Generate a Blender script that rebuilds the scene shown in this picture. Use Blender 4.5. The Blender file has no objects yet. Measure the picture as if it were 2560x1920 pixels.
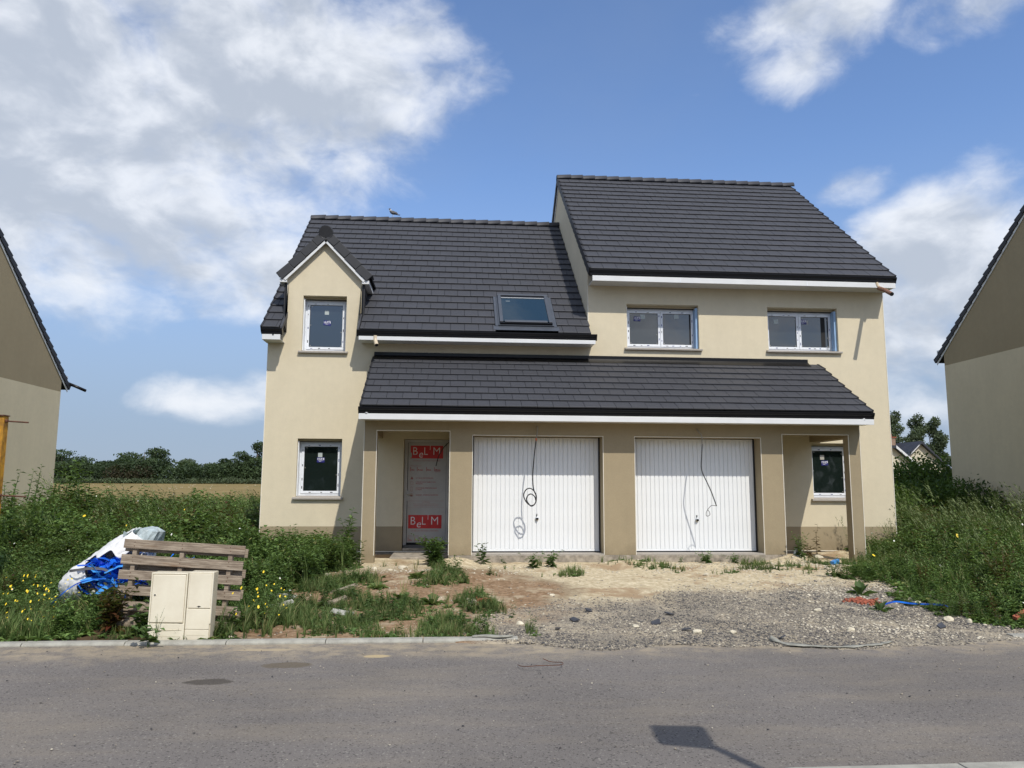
import bpy, math, random
import numpy as np
from mathutils import Matrix, Vector
R_ = math.radians
random.seed(7)
rng = np.random.default_rng(11)
SC = bpy.context.scene
COL = SC.collection

# ------------------------------------------------------------------ camera
cam_d = bpy.data.cameras.new('camera'); cam = bpy.data.objects.new('camera', cam_d); COL.objects.link(cam)
cam_d.sensor_width = 36; cam_d.lens = 1930 / 2560 * 36; cam_d.clip_start = .1; cam_d.clip_end = 6000
CR, CU, CF = Vector((.99686, -.07911, .00446)), Vector((-.01487, -.13145, .99121)), Vector((.07783, .98816, .13221))
cam.matrix_world = Matrix(((CR.x, CU.x, -CF.x, 0), (CR.y, CU.y, -CF.y, -15.7), (CR.z, CU.z, -CF.z, 1.2155), (0, 0, 0, 1)))
SC.camera = cam

# ------------------------------------------------------------------ node helpers
class NT:
    def __init__(s, nt): s.t = nt
    def n(s, typ, props=None, **inp):
        nd = s.t.nodes.new(typ)
        for k, v in (props or {}).items(): setattr(nd, k, v)
        for k, v in inp.items():
            key = int(k[1:]) if k[0] == 'i' and k[1:].isdigit() else k.replace('_', ' ')
            s.put(nd.inputs[key], v)
        return nd
    def put(s, sock, v):
        if isinstance(v, bpy.types.NodeSocket): s.t.links.new(v, sock)
        else:
            if sock.type == 'RGBA' and len(v) == 3: v = (*v, 1)
            sock.default_value = v
    def m(s, op, a, b=0., c=0., clamp=False):
        nd = s.n('ShaderNodeMath', {'operation': op, 'use_clamp': clamp}, i0=a, i1=b, i2=c); return nd.outputs[0]
    def mix(s, f, a, b, mode='MIX'):
        nd = s.n('ShaderNodeMix', {'data_type': 'RGBA', 'blend_type': mode})
        s.put(nd.inputs[0], f); s.put(nd.inputs[6], a); s.put(nd.inputs[7], b); return nd.outputs[2]
    def noise(s, vec, scale, detail=4, rough=.55):
        nd = s.n('ShaderNodeTexNoise', Scale=scale, Detail=detail, Roughness=rough)
        if vec is not None: s.put(nd.inputs['Vector'], vec)
        return nd.outputs[0]
    def ss(s, v, lo, hi, a=0., b=1.):
        nd = s.n('ShaderNodeMapRange', {'interpolation_type': 'SMOOTHSTEP'}, Value=v)
        for i, q in enumerate((lo, hi, a, b)): nd.inputs[1 + i].default_value = q
        return nd.outputs[0]

# ------------------------------------------------------------------ sky with clouds
SUNV = Vector((.36, -1, 1.27)).normalized()
W = bpy.data.worlds.new('World'); SC.world = W; W.use_nodes = True
W.node_tree.nodes.clear(); w = NT(W.node_tree)
sky = w.n('ShaderNodeTexSky', {'sky_type': 'NISHITA', 'sun_disc': False, 'sun_elevation': math.asin(SUNV.z),
          'sun_rotation': math.atan2(SUNV.x, SUNV.y), 'altitude': 100, 'air_density': 1.0, 'dust_density': .6, 'ozone_density': 3.0})
tc = w.n('ShaderNodeTexCoord').outputs['Generated']
sep = w.n('ShaderNodeSeparateXYZ', Vector=tc)
X, Y, Z = sep.outputs
az = w.m('ARCTAN2', X, Y); el = w.m('ARCSINE', w.m('MINIMUM', w.m('MAXIMUM', Z, -1.), 1.))
CL = [(-.438,.436,.30,.135,1.3),(-.234,.507,.228,.102,1.2),(-.073,.55,.105,.07,.9),(-.175,.448,.068,.049,.9),(-.328,.29,.175,.085,1.1),(-.482,.315,.2,.125,1.15),
      (-.225,.336,.065,.042,.9),(-.267,.382,.099,.072,.8),(-.281,.107,.11,.030,.55),(-.225,.125,.05,.035,.55),(.469,.548,.118,.051,.75),
      (.461,.499,.069,.045,.6),(.644,.513,.083,.034,.65),(.602,.27,.095,.065,1),(.571,.165,.074,.113,.9),(.646,.22,.072,.107,1),(.538,.205,.029,.051,.9),
      (.377,.362,.029,.019,.45),(.504,.352,.057,.027,.5)]
fld = None
for (a0, e0, ra, re, wt) in CL:
    da = w.m('MULTIPLY', w.m('SUBTRACT', az, a0), 1 / ra); de = w.m('MULTIPLY', w.m('SUBTRACT', el, e0), 1 / re)
    v = w.m('SUBTRACT', wt, w.m('MULTIPLY', w.m('ADD', w.m('MULTIPLY', da, da), w.m('MULTIPLY', de, de)), .8))
    fld = v if fld is None else w.n('ShaderNodeMath', {'operation': 'SMOOTH_MAX'}, i0=fld, i1=v, i2=.25).outputs[0]
fld = w.m('MAXIMUM', fld, -1.2)
# rest of the sky, out of view: cumulus cover raised to whiten the ambient
wide = w.m('SUBTRACT', w.m('MULTIPLY', w.noise(tc, 2.6, 2), 4.2), 1.80)
side = w.ss(w.m('ABSOLUTE', az), .75, 1.05)
high = w.ss(el, .66, .85)
out_f = w.m('MAXIMUM', side, high)
fld = w.m('ADD', w.m('MULTIPLY', fld, w.m('SUBTRACT', 1., out_f)), w.m('MULTIPLY', wide, out_f))
st = w.n('ShaderNodeMapping', Vector=tc); st.inputs['Scale'].default_value = (1, 1, 1.55)
warp = w.n('ShaderNodeTexNoise', Vector=st.outputs[0], Scale=5.0, Detail=3.)
wv = w.n('ShaderNodeVectorMath', {'operation': 'MULTIPLY_ADD'}, i0=warp.outputs[1], i1=(.10, .10, .10)); w.put(wv.inputs[2], st.outputs[0])
P0 = wv.outputs[0]
n1 = w.noise(P0, 6.0, 9, .53)
off = w.n('ShaderNodeVectorMath', {'operation': 'ADD'}, i0=P0, i1=(.012, -.010, .042)).outputs[0]
n1b = w.noise(off, 6.0, 9, .53)
n2 = w.noise(P0, 19., 8, .6)
dens_in = w.m('ADD', w.m('ADD', fld, w.m('MULTIPLY', w.m('SUBTRACT', n1, .5), 3.2)), w.m('MULTIPLY', w.m('SUBTRACT', n2, .5), 1.3))
dens = w.ss(dens_in, -.32, 1.10)
relief = w.m('MULTIPLY', w.m('SUBTRACT', n1, n1b), 3.4)
big = w.noise(P0, 2.9, 3)
edge = w.ss(dens_in, .4, 1.7, 0., 1.)
br = w.m('ADD', w.m('SUBTRACT', w.m('ADD', .77, relief), w.m('MULTIPLY', edge, .40)), w.m('MULTIPLY', w.m('SUBTRACT', big, .5), .55))
br = w.ss(br, .25, 1.05)
ccol = w.mix(br, (.48, .53, .61), (.83, .86, .91))
# thin high veil, thicker to the left and toward the horizon
veil = w.m('MULTIPLY', w.ss(w.noise(P0, 2.2, 5, .6), .36, .72), w.ss(az, .1, -.45, .12, .5))
hz = w.ss(el, .44, .04, 0., .90)
skyc = w.n('ShaderNodeVectorMath', {'operation': 'MULTIPLY'}, i0=sky.outputs[0], i1=(.140, .150, .168)).outputs[0]
# 'sky' in display-referred radiance, clouds laid over it
skyc = w.mix(w.m('MAXIMUM', veil, hz), skyc, (.285, .365, .50))
tot = w.mix(w.m('MULTIPLY', dens, .91), skyc, ccol)
toph = w.mix(w.ss(Z, -.02, -.12), tot, (.12, .11, .09))
bg = w.n('ShaderNodeBackground', Color=toph, Strength=1.0)
w.t.links.new(bg.outputs[0], w.n('ShaderNodeOutputWorld').inputs[0])

sun_d = bpy.data.lights.new('sun', 'SUN'); sun_d.energy = 3.35; sun_d.angle = R_(.53); sun_d.color = (1, .945, .85)
sun = bpy.data.objects.new('sun', sun_d); COL.objects.link(sun)
sun.rotation_mode = 'QUATERNION'; sun.rotation_quaternion = SUNV.to_track_quat('Z', 'Y')
SC.view_settings.view_transform = 'Standard'; SC.view_settings.look = 'None'
SC.view_settings.exposure = .14; SC.view_settings.gamma = 1
SC.cycles.use_denoising = True
SC.cycles.max_bounces = 6; SC.cycles.transparent_max_bounces = 8

# ------------------------------------------------------------------ materials
MAT = {}
def new_mat(name):
    m = bpy.data.materials.new(name); m.use_nodes = True; m.node_tree.nodes.clear(); MAT[name] = m
    k = NT(m.node_tree); out = k.n('ShaderNodeOutputMaterial')
    return m, k, out
def mat(name, c, rough=.7, var=.12, scale=6., bump=0., bscale=60., metal=0., spec=.5, c2=None, vscale=None, coord='Object', rand=0.):
    m, k, out = new_mat(name)
    tco = k.n('ShaderNodeTexCoord').outputs[coord]
    n = k.noise(tco, scale, 5, .6)
    c2 = c2 or tuple(x * (1 - var) for x in c); hi = tuple(min(1, x * (1 + var)) for x in c)
    col = k.mix(k.ss(n, .3, .7), c2, hi)
    if rand:
        oi = k.n('ShaderNodeObjectInfo').outputs['Random']; ri = k.n('ShaderNodeNewGeometry').outputs['Random Per Island']
        r = k.m('FRACT', k.m('ADD', oi, ri))
        f = k.m('ADD', 1 - rand, k.m('MULTIPLY', r, 2 * rand))
        col = k.n('ShaderNodeVectorMath', {'operation': 'SCALE'}, i0=col, Scale=f).outputs[0]
    b = k.n('ShaderNodeBsdfPrincipled', Base_Color=col, Roughness=rough, Metallic=metal)
    b.inputs['Specular IOR Level'].default_value = spec
    if bump:
        bn = k.n('ShaderNodeBump', Strength=bump, Distance=.01, Height=k.noise(tco, bscale, 4, .6))
        k.put(b.inputs['Normal'], bn.outputs[0])
    k.t.links.new(b.outputs[0], out.inputs[0]); return m

def render_mat(name, c):      # scraped mineral render: fine grain, faint blotches and trowel clouds
    m, k, out = new_mat(name); tco = k.n('ShaderNodeTexCoord').outputs['Object']
    bl = k.noise(tco, .55, 4, .6); fi = k.noise(tco, 75, 3, .7); md = k.noise(tco, 7, 5, .7)
    f = k.m('ADD', k.m('ADD', k.m('MULTIPLY', k.m('SUBTRACT', bl, .5), .26), k.m('MULTIPLY', k.m('SUBTRACT', fi, .5), .34)), k.m('ADD', 1., k.m('MULTIPLY', k.m('SUBTRACT', md, .5), .16)))
    # faint rain wash streaks
    mp = k.n('ShaderNodeMapping', Vector=tco); mp.inputs['Scale'].default_value = (2.6, 2.6, .22)
    f = k.m('MULTIPLY', f, k.ss(k.noise(mp.outputs[0], 1.6, 5, .65), .3, .75, 1.015, .98))
    zz_ = k.n('ShaderNodeSeparateXYZ', Vector=k.n('ShaderNodeNewGeometry').outputs['Position']).outputs[2]
    dz_ = k.m('ADD', zz_, k.m('MULTIPLY', k.m('SUBTRACT', k.noise(tco, 3.2, 6, .7), .5), .75))
    f = k.m('MULTIPLY', f, k.ss(dz_, .28, -.12, 1., .80))
    col = k.n('ShaderNodeVectorMath', {'operation': 'SCALE'}, i0=c, Scale=f).outputs[0]
    b = k.n('ShaderNodeBsdfPrincipled', Base_Color=col, Roughness=.95); b.inputs['Specular IOR Level'].default_value = .15
    bn = k.n('ShaderNodeBump', Strength=.55, Distance=.006, Height=k.noise(tco, 130, 3, .7)); k.put(b.inputs['Normal'], bn.outputs[0])
    k.t.links.new(b.outputs[0], out.inputs[0])
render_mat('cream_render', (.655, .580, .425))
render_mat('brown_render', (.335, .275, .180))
render_mat('pale_render', (.62, .54, .375))
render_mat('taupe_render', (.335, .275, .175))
mat('bead', (.78, .74, .64), .6, .05)
mat('slate_tile', (.047, .0485, .056), .60, .06, 2.5, bump=.2, bscale=140, rand=.035, spec=.4)
mat('slate_shaded', (.030, .031, .035), .6, .08, 4)  # slate darkened to paint in the shade of the dormer's upright faces
mat('dark_tile_edge', (.018, .018, .021), .6, .08, 4, rand=.08)
mat('zinc_black', (.006, .006, .007), .32, .1, 3, spec=.30)
mat('flash_grey', (.062, .070, .084), .38, .1, 5, spec=.6)
mat('pvc_white', (.70, .71, .71), .35, .04, 2.5)
mat('pvc_frame', (.76, .79, .83), .38, .06, 7)
mat('film_blue', (.30, .46, .68), .35, .08, 8)
mat('door_white', (.80, .82, .83), .42, .03, 3)
mat('dark_gap', (.012, .012, .012), .8)
mat('rubber', (.02, .02, .022), .5)
mat('cable_black', (.014, .014, .015), .45)
mat('cable_grey', (.30, .27, .22), .6)
mat('copper_pvc', (.22, .105, .06), .45, .25, 18)
mat('cream_pvc', (.60, .50, .36), .4, .05)
mat('concrete', (.33, .29, .235), .95, .22, 9, bump=.8, bscale=38, c2=(.21, .185, .15))
mat('sill_stone', (.36, .33, .29), .85, .10, 30, bump=.3, bscale=120)
mat('kerb_concrete', (.36, .35, .30), .95, .14, 5, bump=.6, bscale=90, c2=(.27, .26, .225))
mat('sticker_blue', (.022, .022, .16), .35, .05)
mat('print_blue', (.05, .07, .22), .5)
mat('print_black', (.03, .03, .03), .5)
mat('paper', (.42, .47, .46), .6, .05)
mat('paper_white', (.40, .39, .345), .6, .05)
mat('lettering_white', (.82, .82, .84), .5, .02)
mat('sticker_red', (.58, .028, .030), .45, .08, 9)
mat('print_red', (.48, .05, .045), .5, .05)
mat('print_pale_red', (.46, .20, .18), .5, .05)
mat('door_film', (.47, .465, .46), .3, .06, 4)
mat('door_grey', (.10, .10, .105), .4)
mat('steel', (.52, .52, .50), .3, metal=1.)
mat('cabinet', (.78, .73, .59), .5, .05, 2.2, c2=(.70, .64, .50), bump=.1)
mat('cabinet_edge', (.55, .49, .36), .6, .08)
mat('yellow_paint', (.50, .25, .015), .5, .35, 5, c2=(.20, .09, .015), bump=.3)
mat('rust', (.11, .045, .025), .85, .35, 30, bump=.4)
mat('sack', (.70, .70, .69), .7, .08, 9, bump=.6, bscale=26)
mat('sack_grey', (.13, .13, .14), .7)
mat('blue_plastic', (.015, .16, .70), .3, .5, 7, spec=.6, c2=(.006, .035, .36))
mat('pale_blue_plastic', (.06, .30, .72), .3, .2, 7)
mat('foil', (.36, .42, .42), .28, .25, 12, bump=.7, bscale=14, spec=.7, rand=.12)
mat('orange_plastic', (.60, .12, .03), .5)
mat('geotextile', (.27, .265, .225), .9, .2, 12, bump=.5)
mat('brick_red', (.34, .10, .055), .9, .3, 20)
mat('chalk_rock', (.60, .54, .41), .95, .15, 12, bump=.6, bscale=60, rand=.15)
mat('grey_rock', (.22, .20, .18), .95, .2, 12, bump=.6, bscale=60)
mat('slate_shard', (.045, .047, .055), .55, .2, 12)
mat('bird', (.12, .12, .13), .8, .3, 20)
mat('bird_white', (.55, .55, .55), .8, .1)
mat('galvanised', (.34, .35, .36), .45, .15, 9, metal=.6)
mat('bark', (.12, .09, .065), .95, .3, 12, bump=.6, bscale=30)
mat('far_slate', (.030, .034, .045), .7, .2, 1.2)
mat('far_cream', (.60, .55, .42), .95, .08, 1.5)
mat('far_brick', (.30, .20, .14), .95, .2, 4)
mat('yellow_petal', (.80, .58, .02), .6, .08)
mat('white_petal', (.78, .78, .72), .6, .05)
mat('dry_stem', (.16, .085, .05), .9, .25, 20)

def wood_mat():
    m, k, out = new_mat('pallet_wood'); tco = k.n('ShaderNodeTexCoord').outputs['Object']
    oi = k.n('ShaderNodeObjectInfo').outputs['Random']
    sh = k.n('ShaderNodeCombineXYZ', X=k.m('MULTIPLY', oi, 37.), Y=k.m('MULTIPLY', oi, 11.), Z=k.m('MULTIPLY', oi, 5.)).outputs[0]
    mp = k.n('ShaderNodeMapping', Vector=k.n('ShaderNodeVectorMath', {'operation': 'ADD'}, i0=tco, i1=sh).outputs[0])
    mp.inputs['Scale'].default_value = (1.1, 9, 9)
    g = k.noise(mp.outputs[0], 4.5, 6, .65); g2 = k.noise(mp.outputs[0], 1.2, 3, .6)
    wv = k.n('ShaderNodeTexWave', {'bands_direction': 'Z', 'wave_profile': 'SIN'}, Vector=mp.outputs[0], Scale=1.6, Distortion=7., Detail=4.).outputs[1]
    col = k.mix(k.ss(g, .32, .72), (.19, .145, .105), (.43, .36, .275))
    col = k.mix(k.m('MULTIPLY', k.ss(wv, .62, .95), .45), col, (.13, .095, .07))
    col = k.mix(k.ss(g2, .62, .78, 0., .5), col, (.27, .155, .08))
    b = k.n('ShaderNodeBsdfPrincipled', Base_Color=col, Roughness=.9)
    bn = k.n('ShaderNodeBump', Strength=.4, Distance=.004, Height=g); k.put(b.inputs['Normal'], bn.outputs[0])
    k.t.links.new(b.outputs[0], out.inputs[0])
wood_mat()

def glass_mat(name, c, rough=.03, ior=2.0):
    m, k, out = new_mat(name)
    b = k.n('ShaderNodeBsdfPrincipled', Base_Color=c, Roughness=rough, IOR=ior)
    b.inputs['Specular IOR Level'].default_value = .5
    tco = k.n('ShaderNodeTexCoord').outputs['Object']
    bn = k.n('ShaderNodeBump', Strength=.03, Distance=.05, Height=k.noise(tco, 2.5, 2)); k.put(b.inputs['Normal'], bn.outputs[0])
    k.t.links.new(b.outputs[0], out.inputs[0])
glass_mat('pane_glass', (.016, .022, .026), .04, 2.15)
glass_mat('pane_glass_low', (.010, .016, .014), .04, 1.75)
glass_mat('skylight_glass', (.012, .03, .045), .03, 1.65)

def leaf_mat(name, c_lo, c_hi, trans=.28, extra=None, spec=.25):
    m, k, out = new_mat(name)
    at = k.n('ShaderNodeAttribute', {'attribute_name': 'tint'}).outputs['Fac']
    oi = k.n('ShaderNodeObjectInfo').outputs['Random']
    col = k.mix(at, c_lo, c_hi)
    if extra: col = k.mix(k.ss(at, .93, .97), col, extra)
    big = k.noise(k.n('ShaderNodeNewGeometry').outputs['Position'], .8, 4)
    f = k.ss(big, .3, .7, .72, 1.28)
    col = k.n('ShaderNodeVectorMath', {'operation': 'SCALE'}, i0=col, Scale=f).outputs[0]
    d = k.n('ShaderNodeBsdfPrincipled', Base_Color=col, Roughness=.6); d.inputs['Specular IOR Level'].default_value = spec
    t = k.n('ShaderNodeBsdfTranslucent', Color=k.mix(.35, col, (.16, .24, .02)))
    mx = k.n('ShaderNodeMixShader', Fac=trans); k.t.links.new(d.outputs[0], mx.inputs[1]); k.t.links.new(t.outputs[0], mx.inputs[2])
    k.t.links.new(mx.outputs[0], out.inputs[0])
leaf_mat('weed_leaf', (.032, .068, .018), (.165, .255, .070), extra=(.20, .20, .07))
leaf_mat('grass_blade', (.055, .098, .026), (.20, .27, .090), extra=(.30, .27, .12))
leaf_mat('shrub_leaf', (.035, .075, .020), (.13, .21, .065))
leaf_mat('dock_leaf', (.085, .022, .012), (.045, .075, .020))
leaf_mat('hedge_leaf', (.025, .060, .010), (.13, .20, .035))
leaf_mat('tree_leaf_hazy', (.026, .044, .022), (.080, .120, .052))  # distance haze put into the leaf colour by lifting it
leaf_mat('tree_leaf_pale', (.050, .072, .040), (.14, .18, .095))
leaf_mat('tree_leaf_brown', (.040, .034, .020), (.080, .070, .038))
leaf_mat('seed_head', (.08, .12, .04), (.20, .24, .10))

# ------------------------------------------------------------------ mesh helpers
class MB:
    def __init__(s): s.v = []; s.f = []
    def poly(s, pts): i = len(s.v); s.v += [tuple(p) for p in pts]; s.f.append(tuple(range(i, i + len(pts)))); return s
    def box(s, x0, x1, y0, y1, z0, z1, M=None):
        i = len(s.v); P = [(x, y, z) for z in (z0, z1) for y in (y0, y1) for x in (x0, x1)]
        if M is not None: P = [tuple(M @ Vector(p)) for p in P]
        s.v += P
        s.f += [tuple(i + j for j in q) for q in ((0, 2, 3, 1), (4, 5, 7, 6), (0, 1, 5, 4), (2, 6, 7, 3), (0, 4, 6, 2), (1, 3, 7, 5))]; return s
    def prism(s, prof, a, b, axis='x', M=None):     # prof: closed polygon in the two other axes
        i = len(s.v); n = len(prof)
        def pt(t, p): return (t, p[0], p[1]) if axis == 'x' else ((p[0], t, p[1]) if axis == 'y' else (p[0], p[1], t))
        P = [pt(a, p) for p in prof] + [pt(b, p) for p in prof]
        if M is not None: P = [tuple(M @ Vector(p)) for p in P]
        s.v += P
        s.f.append(tuple(i + j for j in range(n))); s.f.append(tuple(i + n + j for j in reversed(range(n))))
        for j in range(n): s.f.append((i + j, i + n + j, i + n + (j + 1) % n, i + (j + 1) % n))
        return s
    def tube(s, pts, rad, seg=8, cap=True):
        pts = [Vector(p) for p in pts]; n = len(pts); i0 = len(s.v)
        if not hasattr(rad, '__len__'): rad = [rad] * n
        up = Vector((0, 0, 1)); prev = None
        for k, p in enumerate(pts):
            d = (pts[min(k + 1, n - 1)] - pts[max(k - 1, 0)]).normalized()
            if prev is None: a = d.orthogonal().normalized()
            else: a = (prev - d * prev.dot(d)).normalized()
            prev = a; b = d.cross(a)
            for j in range(seg):
                t = 2 * math.pi * j / seg; s.v.append(tuple(p + (a * math.cos(t) + b * math.sin(t)) * rad[k]))
        for k in range(n - 1):
            for j in range(seg):
                q = i0 + k * seg; s.f.append((q + j, q + (j + 1) % seg, q + seg + (j + 1) % seg, q + seg + j))
        if cap: s.f.append(tuple(i0 + j for j in reversed(range(seg)))); s.f.append(tuple(i0 + (n - 1) * seg + j for j in range(seg)))
        return s
    def add(s, o):
        i = len(s.v); s.v += o.v; s.f += [tuple(i + j for j in q) for q in o.f]; return s
def mesh(name, mb, m, smooth=False):
    me = bpy.data.meshes.new(name); me.from_pydata(mb.v, [], mb.f)
    if m: me.materials.append(MAT[m])
    if smooth: me.polygons.foreach_set('use_smooth', [True] * len(me.polygons))
    me.update(); return me
def obj(name, mb, m, parent=None, smooth=False, bevel=0, **props):
    me = mb if isinstance(mb, bpy.types.Mesh) else mesh(name, mb, m, smooth)
    o = bpy.data.objects.new(name, me); COL.objects.link(o)
    if parent is not None:
        o.parent = parent
        if 'world' in props and props.pop('world'): o.location = -Vector(root_loc(parent))
    for k_, v_ in props.items(): o[k_] = v_
    if bevel:
        b = o.modifiers.new('bevel', 'BEVEL'); b.width = bevel; b.segments = 2; b.limit_method = 'ANGLE'
    return o
def root_loc(p):
    v = Vector(p.location)
    while p.parent: p = p.parent; v += p.location
    return v
def thing(name, label, cat, loc=(0, 0, 0), rot=(0, 0, 0), group=None):
    o = bpy.data.objects.new(name, None); COL.objects.link(o); o.location = loc; o.rotation_euler = rot
    o.empty_display_size = .2; o['label'] = label; o['category'] = cat
    if group: o['group'] = group
    return o
def tag(o, label, cat, group=None):
    o['label'] = label; o['category'] = cat
    if group: o['group'] = group
    return o
def struct(o): o['kind'] = 'structure'; return o
def np_mesh(name, V, F, m, tint=None, smooth=False):      # V (n,3), F (k,3|4)
    me = bpy.data.meshes.new(name); n, k = len(V), len(F); q = F.shape[1]
    me.vertices.add(n); me.vertices.foreach_set('co', np.ascontiguousarray(V, dtype=np.float32).ravel())
    me.loops.add(k * q); me.loops.foreach_set('vertex_index', np.ascontiguousarray(F, dtype=np.int32).ravel())
    me.polygons.add(k); me.polygons.foreach_set('loop_start', np.arange(0, k * q, q, dtype=np.int32))
    if smooth: me.polygons.foreach_set('use_smooth', np.ones(k, dtype=bool))
    if tint is not None:
        a = me.attributes.new('tint', 'FLOAT', 'POINT'); a.data.foreach_set('value', np.ascontiguousarray(tint, dtype=np.float32))
    me.materials.append(MAT[m]); me.update(calc_edges=True); me.validate(); return me

# ------------------------------------------------------------------ numpy noise
_perm = np.random.default_rng(3).random((256, 256))
def vnoise(x, y):
    xi = np.floor(x).astype(int); yi = np.floor(y).astype(int); fx = x - xi; fy = y - yi
    fx = fx * fx * (3 - 2 * fx); fy = fy * fy * (3 - 2 * fy)
    g = lambda i, j: _perm[i % 256, j % 256]
    return (g(xi, yi) * (1 - fx) + g(xi + 1, yi) * fx) * (1 - fy) + (g(xi, yi + 1) * (1 - fx) + g(xi + 1, yi + 1) * fx) * fy
def fbm(x, y, s=1., o=4):
    t = 0; a = .5; n = 0
    for i in range(o): t = t + a * vnoise(x * s + 17.3 * i, y * s + 5.1 * i); n += a; a *= .5; s *= 2.03
    return t / n
def sstep(v, lo, hi): t = np.clip((v - lo) / (hi - lo), 0, 1); return t * t * (3 - 2 * t)

# ------------------------------------------------------------------ ground
def drive_left(y): return .25 + .0 * y
def ground_h(x, y):
    x = np.asarray(x, float); y = np.asarray(y, float)
    t = sstep(y, -7.6, -2.2)
    h = -.345 + .215 * t
    h = h + .035 * (fbm(x, y, 1.1) - .5) + .03 * (fbm(x + 9, y, 4.) - .5)
    def bump(cx, cy, rx, ry, a): return a * np.exp(-(((x - cx) / rx) ** 2 + ((y - cy) / ry) ** 2))
    h = h + bump(.1, -1.95, .42, .26, .13) + bump(3.2, -2.1, .5, .35, .10) + bump(6.15, -1.8, .35, .25, .13) + bump(-1.6, -.7, .8, .5, .06)
    h = h + bump(-2.6, -.3, .7, .35, .08) + bump(8.3, -.3, .9, .4, .12) + bump(-.2, -3.4, .9, .5, .05)
    # gravel fan spilling over the road edge
    fan = sstep(x, -.2, .3) * (1 - sstep(x, 5.6, 6.6))
    edge = -7.52 - .43 * sstep(x, .3, 1.7) - .12 * np.sin(x * 1.9) * sstep(x, .3, 1.7) - .06 * np.sin(x * 5.1) + .1 * (fbm(x, y, 2.5) - .5)
    spill = -.325 - .06 * sstep(-y, 7.2, 8.6)
    low = y < -6.9
    h = np.where(low, h * (1 - fan) + fan * np.minimum(h, -.325 - .03 * sstep(-y, 7.0, 8.0) - .6 * sstep(edge - y, -.02, .35)), h)
    # outside the fan the soil stops behind the kerb
    h = np.where((y < -7.42) & (fan < .5), -.5, h)
    h = np.where(y < -8.5, -.5, h)
    # left mound and back field
    h = h + .18 * sstep(-x, 4., 7.) * sstep(y, -5., 2.) * (1 - sstep(y, 6., 16.))
    h = h + .15 * sstep(x, 9.6, 13.) * sstep(y, -3., 5.)
    h = h + np.where(y > 8, .0125 * (y - 8), 0) * (y < 260) + np.where(y >= 260, .0125 * 252, 0)
    return h
def axis(segs):
    out = []
    for a, b, s in segs: out += list(np.arange(a, b, s))
    return np.array(out + [segs[-1][1]])
gx = axis([(-1500, -200, 130), (-200, -30, 8), (-30, -8, .6), (-8, -3, .16), (-3, 8, .07), (8, 16, .16), (16, 40, .8), (40, 240, 10), (240, 1500, 140)])
gy = axis([(-200, -30, 17), (-30, -9, 3), (-9, -1.0, .07), (-1.0, 6, .22), (6, 30, .8), (30, 280, 6), (280, 3000, 170)])
GX, GY = np.meshgrid(gx, gy); GH = ground_h(GX, GY)
nx, ny = len(gx), len(gy)
V = np.stack([GX.ravel(), GY.ravel(), GH.ravel()], 1)
ii = (np.arange(ny - 1)[:, None] * nx + np.arange(nx - 1)[None]).ravel()
F = np.stack([ii, ii + 1, ii + nx + 1, ii + nx], 1)
# cover weights: what the soil is made of at each place
fx, fy = GX.ravel(), GY.ravel()
nz = fbm(fx, fy, .9) - .5; nz2 = fbm(fx + 40, fy + 3, 2.2) - .5
def cover(x, y):
    n1_ = fbm(x, y, .9) - .5; n2_ = fbm(x + 40, y + 3, 2.6) - .5
    jit = 1.5 * n1_ + .7 * n2_
    in_drive = sstep(x + jit, .1 - .25 * (y + 1.6), 1.0 - .25 * (y + 1.6)) 
    right = 1 - sstep(x + jit * .8, 7.0 + .0 * y, 7.9)
    nearwall = sstep(y, -3.6, -2.1)
    gravel = sstep(-y + 1.3 * jit + .35 * (x - 1.5).clip(-2, 4), 5.0, 6.3) * sstep(x + .3 * jit, .0, .6) * (1 - sstep(x + jit, 6.2 + .35 * (-y - 4), 7.4 + .35 * (-y - 4)))
    chalk = np.maximum(in_drive * right, nearwall * sstep(x, -3.2, -2.2) * (1 - sstep(x, 8.5, 9.2))) * (y < -1.0)
    chalk = np.maximum(chalk, sstep(x, 5., 6.) * (1 - sstep(x, 8.2, 9.)) * sstep(y, -2.4, -1.6) * (y < 0))
    red = sstep(x + jit, -2.9, -1.9) * (1 - chalk) * (1 - sstep(x, 1.4, 2.4)) * (y < -2.2)
    field = sstep(y, 17., 26.)
    return chalk.clip(0, 1), gravel.clip(0, 1), red.clip(0, 1), field.clip(0, 1)
ck, gr, rd, fl = cover(fx, fy)
gm = new_mat('ground_soil'); k = gm[1]
A = lambda nme: k.n('ShaderNodeAttribute', {'attribute_name': nme}).outputs['Fac']
pos = k.n('ShaderNodeNewGeometry').outputs['Position']
nA, nB, nC = k.noise(pos, 1.4, 6, .6), k.noise(pos, 14, 5, .7), k.noise(pos, 55, 4, .7)
soil = k.mix(k.ss(nA, .3, .7), (.060, .042, .024), (.12, .080, .045))
chalk_c = k.mix(k.ss(nB, .3, .75), (.40, .32, .20), (.70, .61, .43))
chalk_c = k.mix(k.ss(nA, .50, .64, 0., .75), chalk_c, (.30, .195, .11))
red_c = k.mix(k.ss(nB, .3, .7), (.17, .105, .058), (.36, .245, .150))
red_c = k.mix(k.ss(k.noise(pos, 2.3, 6, .65), .52, .68, 0., .8), red_c, (.50, .42, .29))
grav_c = k.mix(k.ss(nC, .35, .68), (.15, .132, .108), (.40, .355, .28))
grav_c = k.mix(k.ss(k.noise(pos, 1.9, 6, .65), .46, .66, 0., .8), grav_c, (.46, .39, .28))
field_c = k.mix(k.ss(k.noise(pos, .35, 6, .65), .35, .65), (.20, .150, .060), (.26, .195, .085))
field_c = k.mix(k.ss(k.noise(pos, .12, 5, .6), .56, .66, 0., .7), field_c, (.10, .12, .04))
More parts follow.
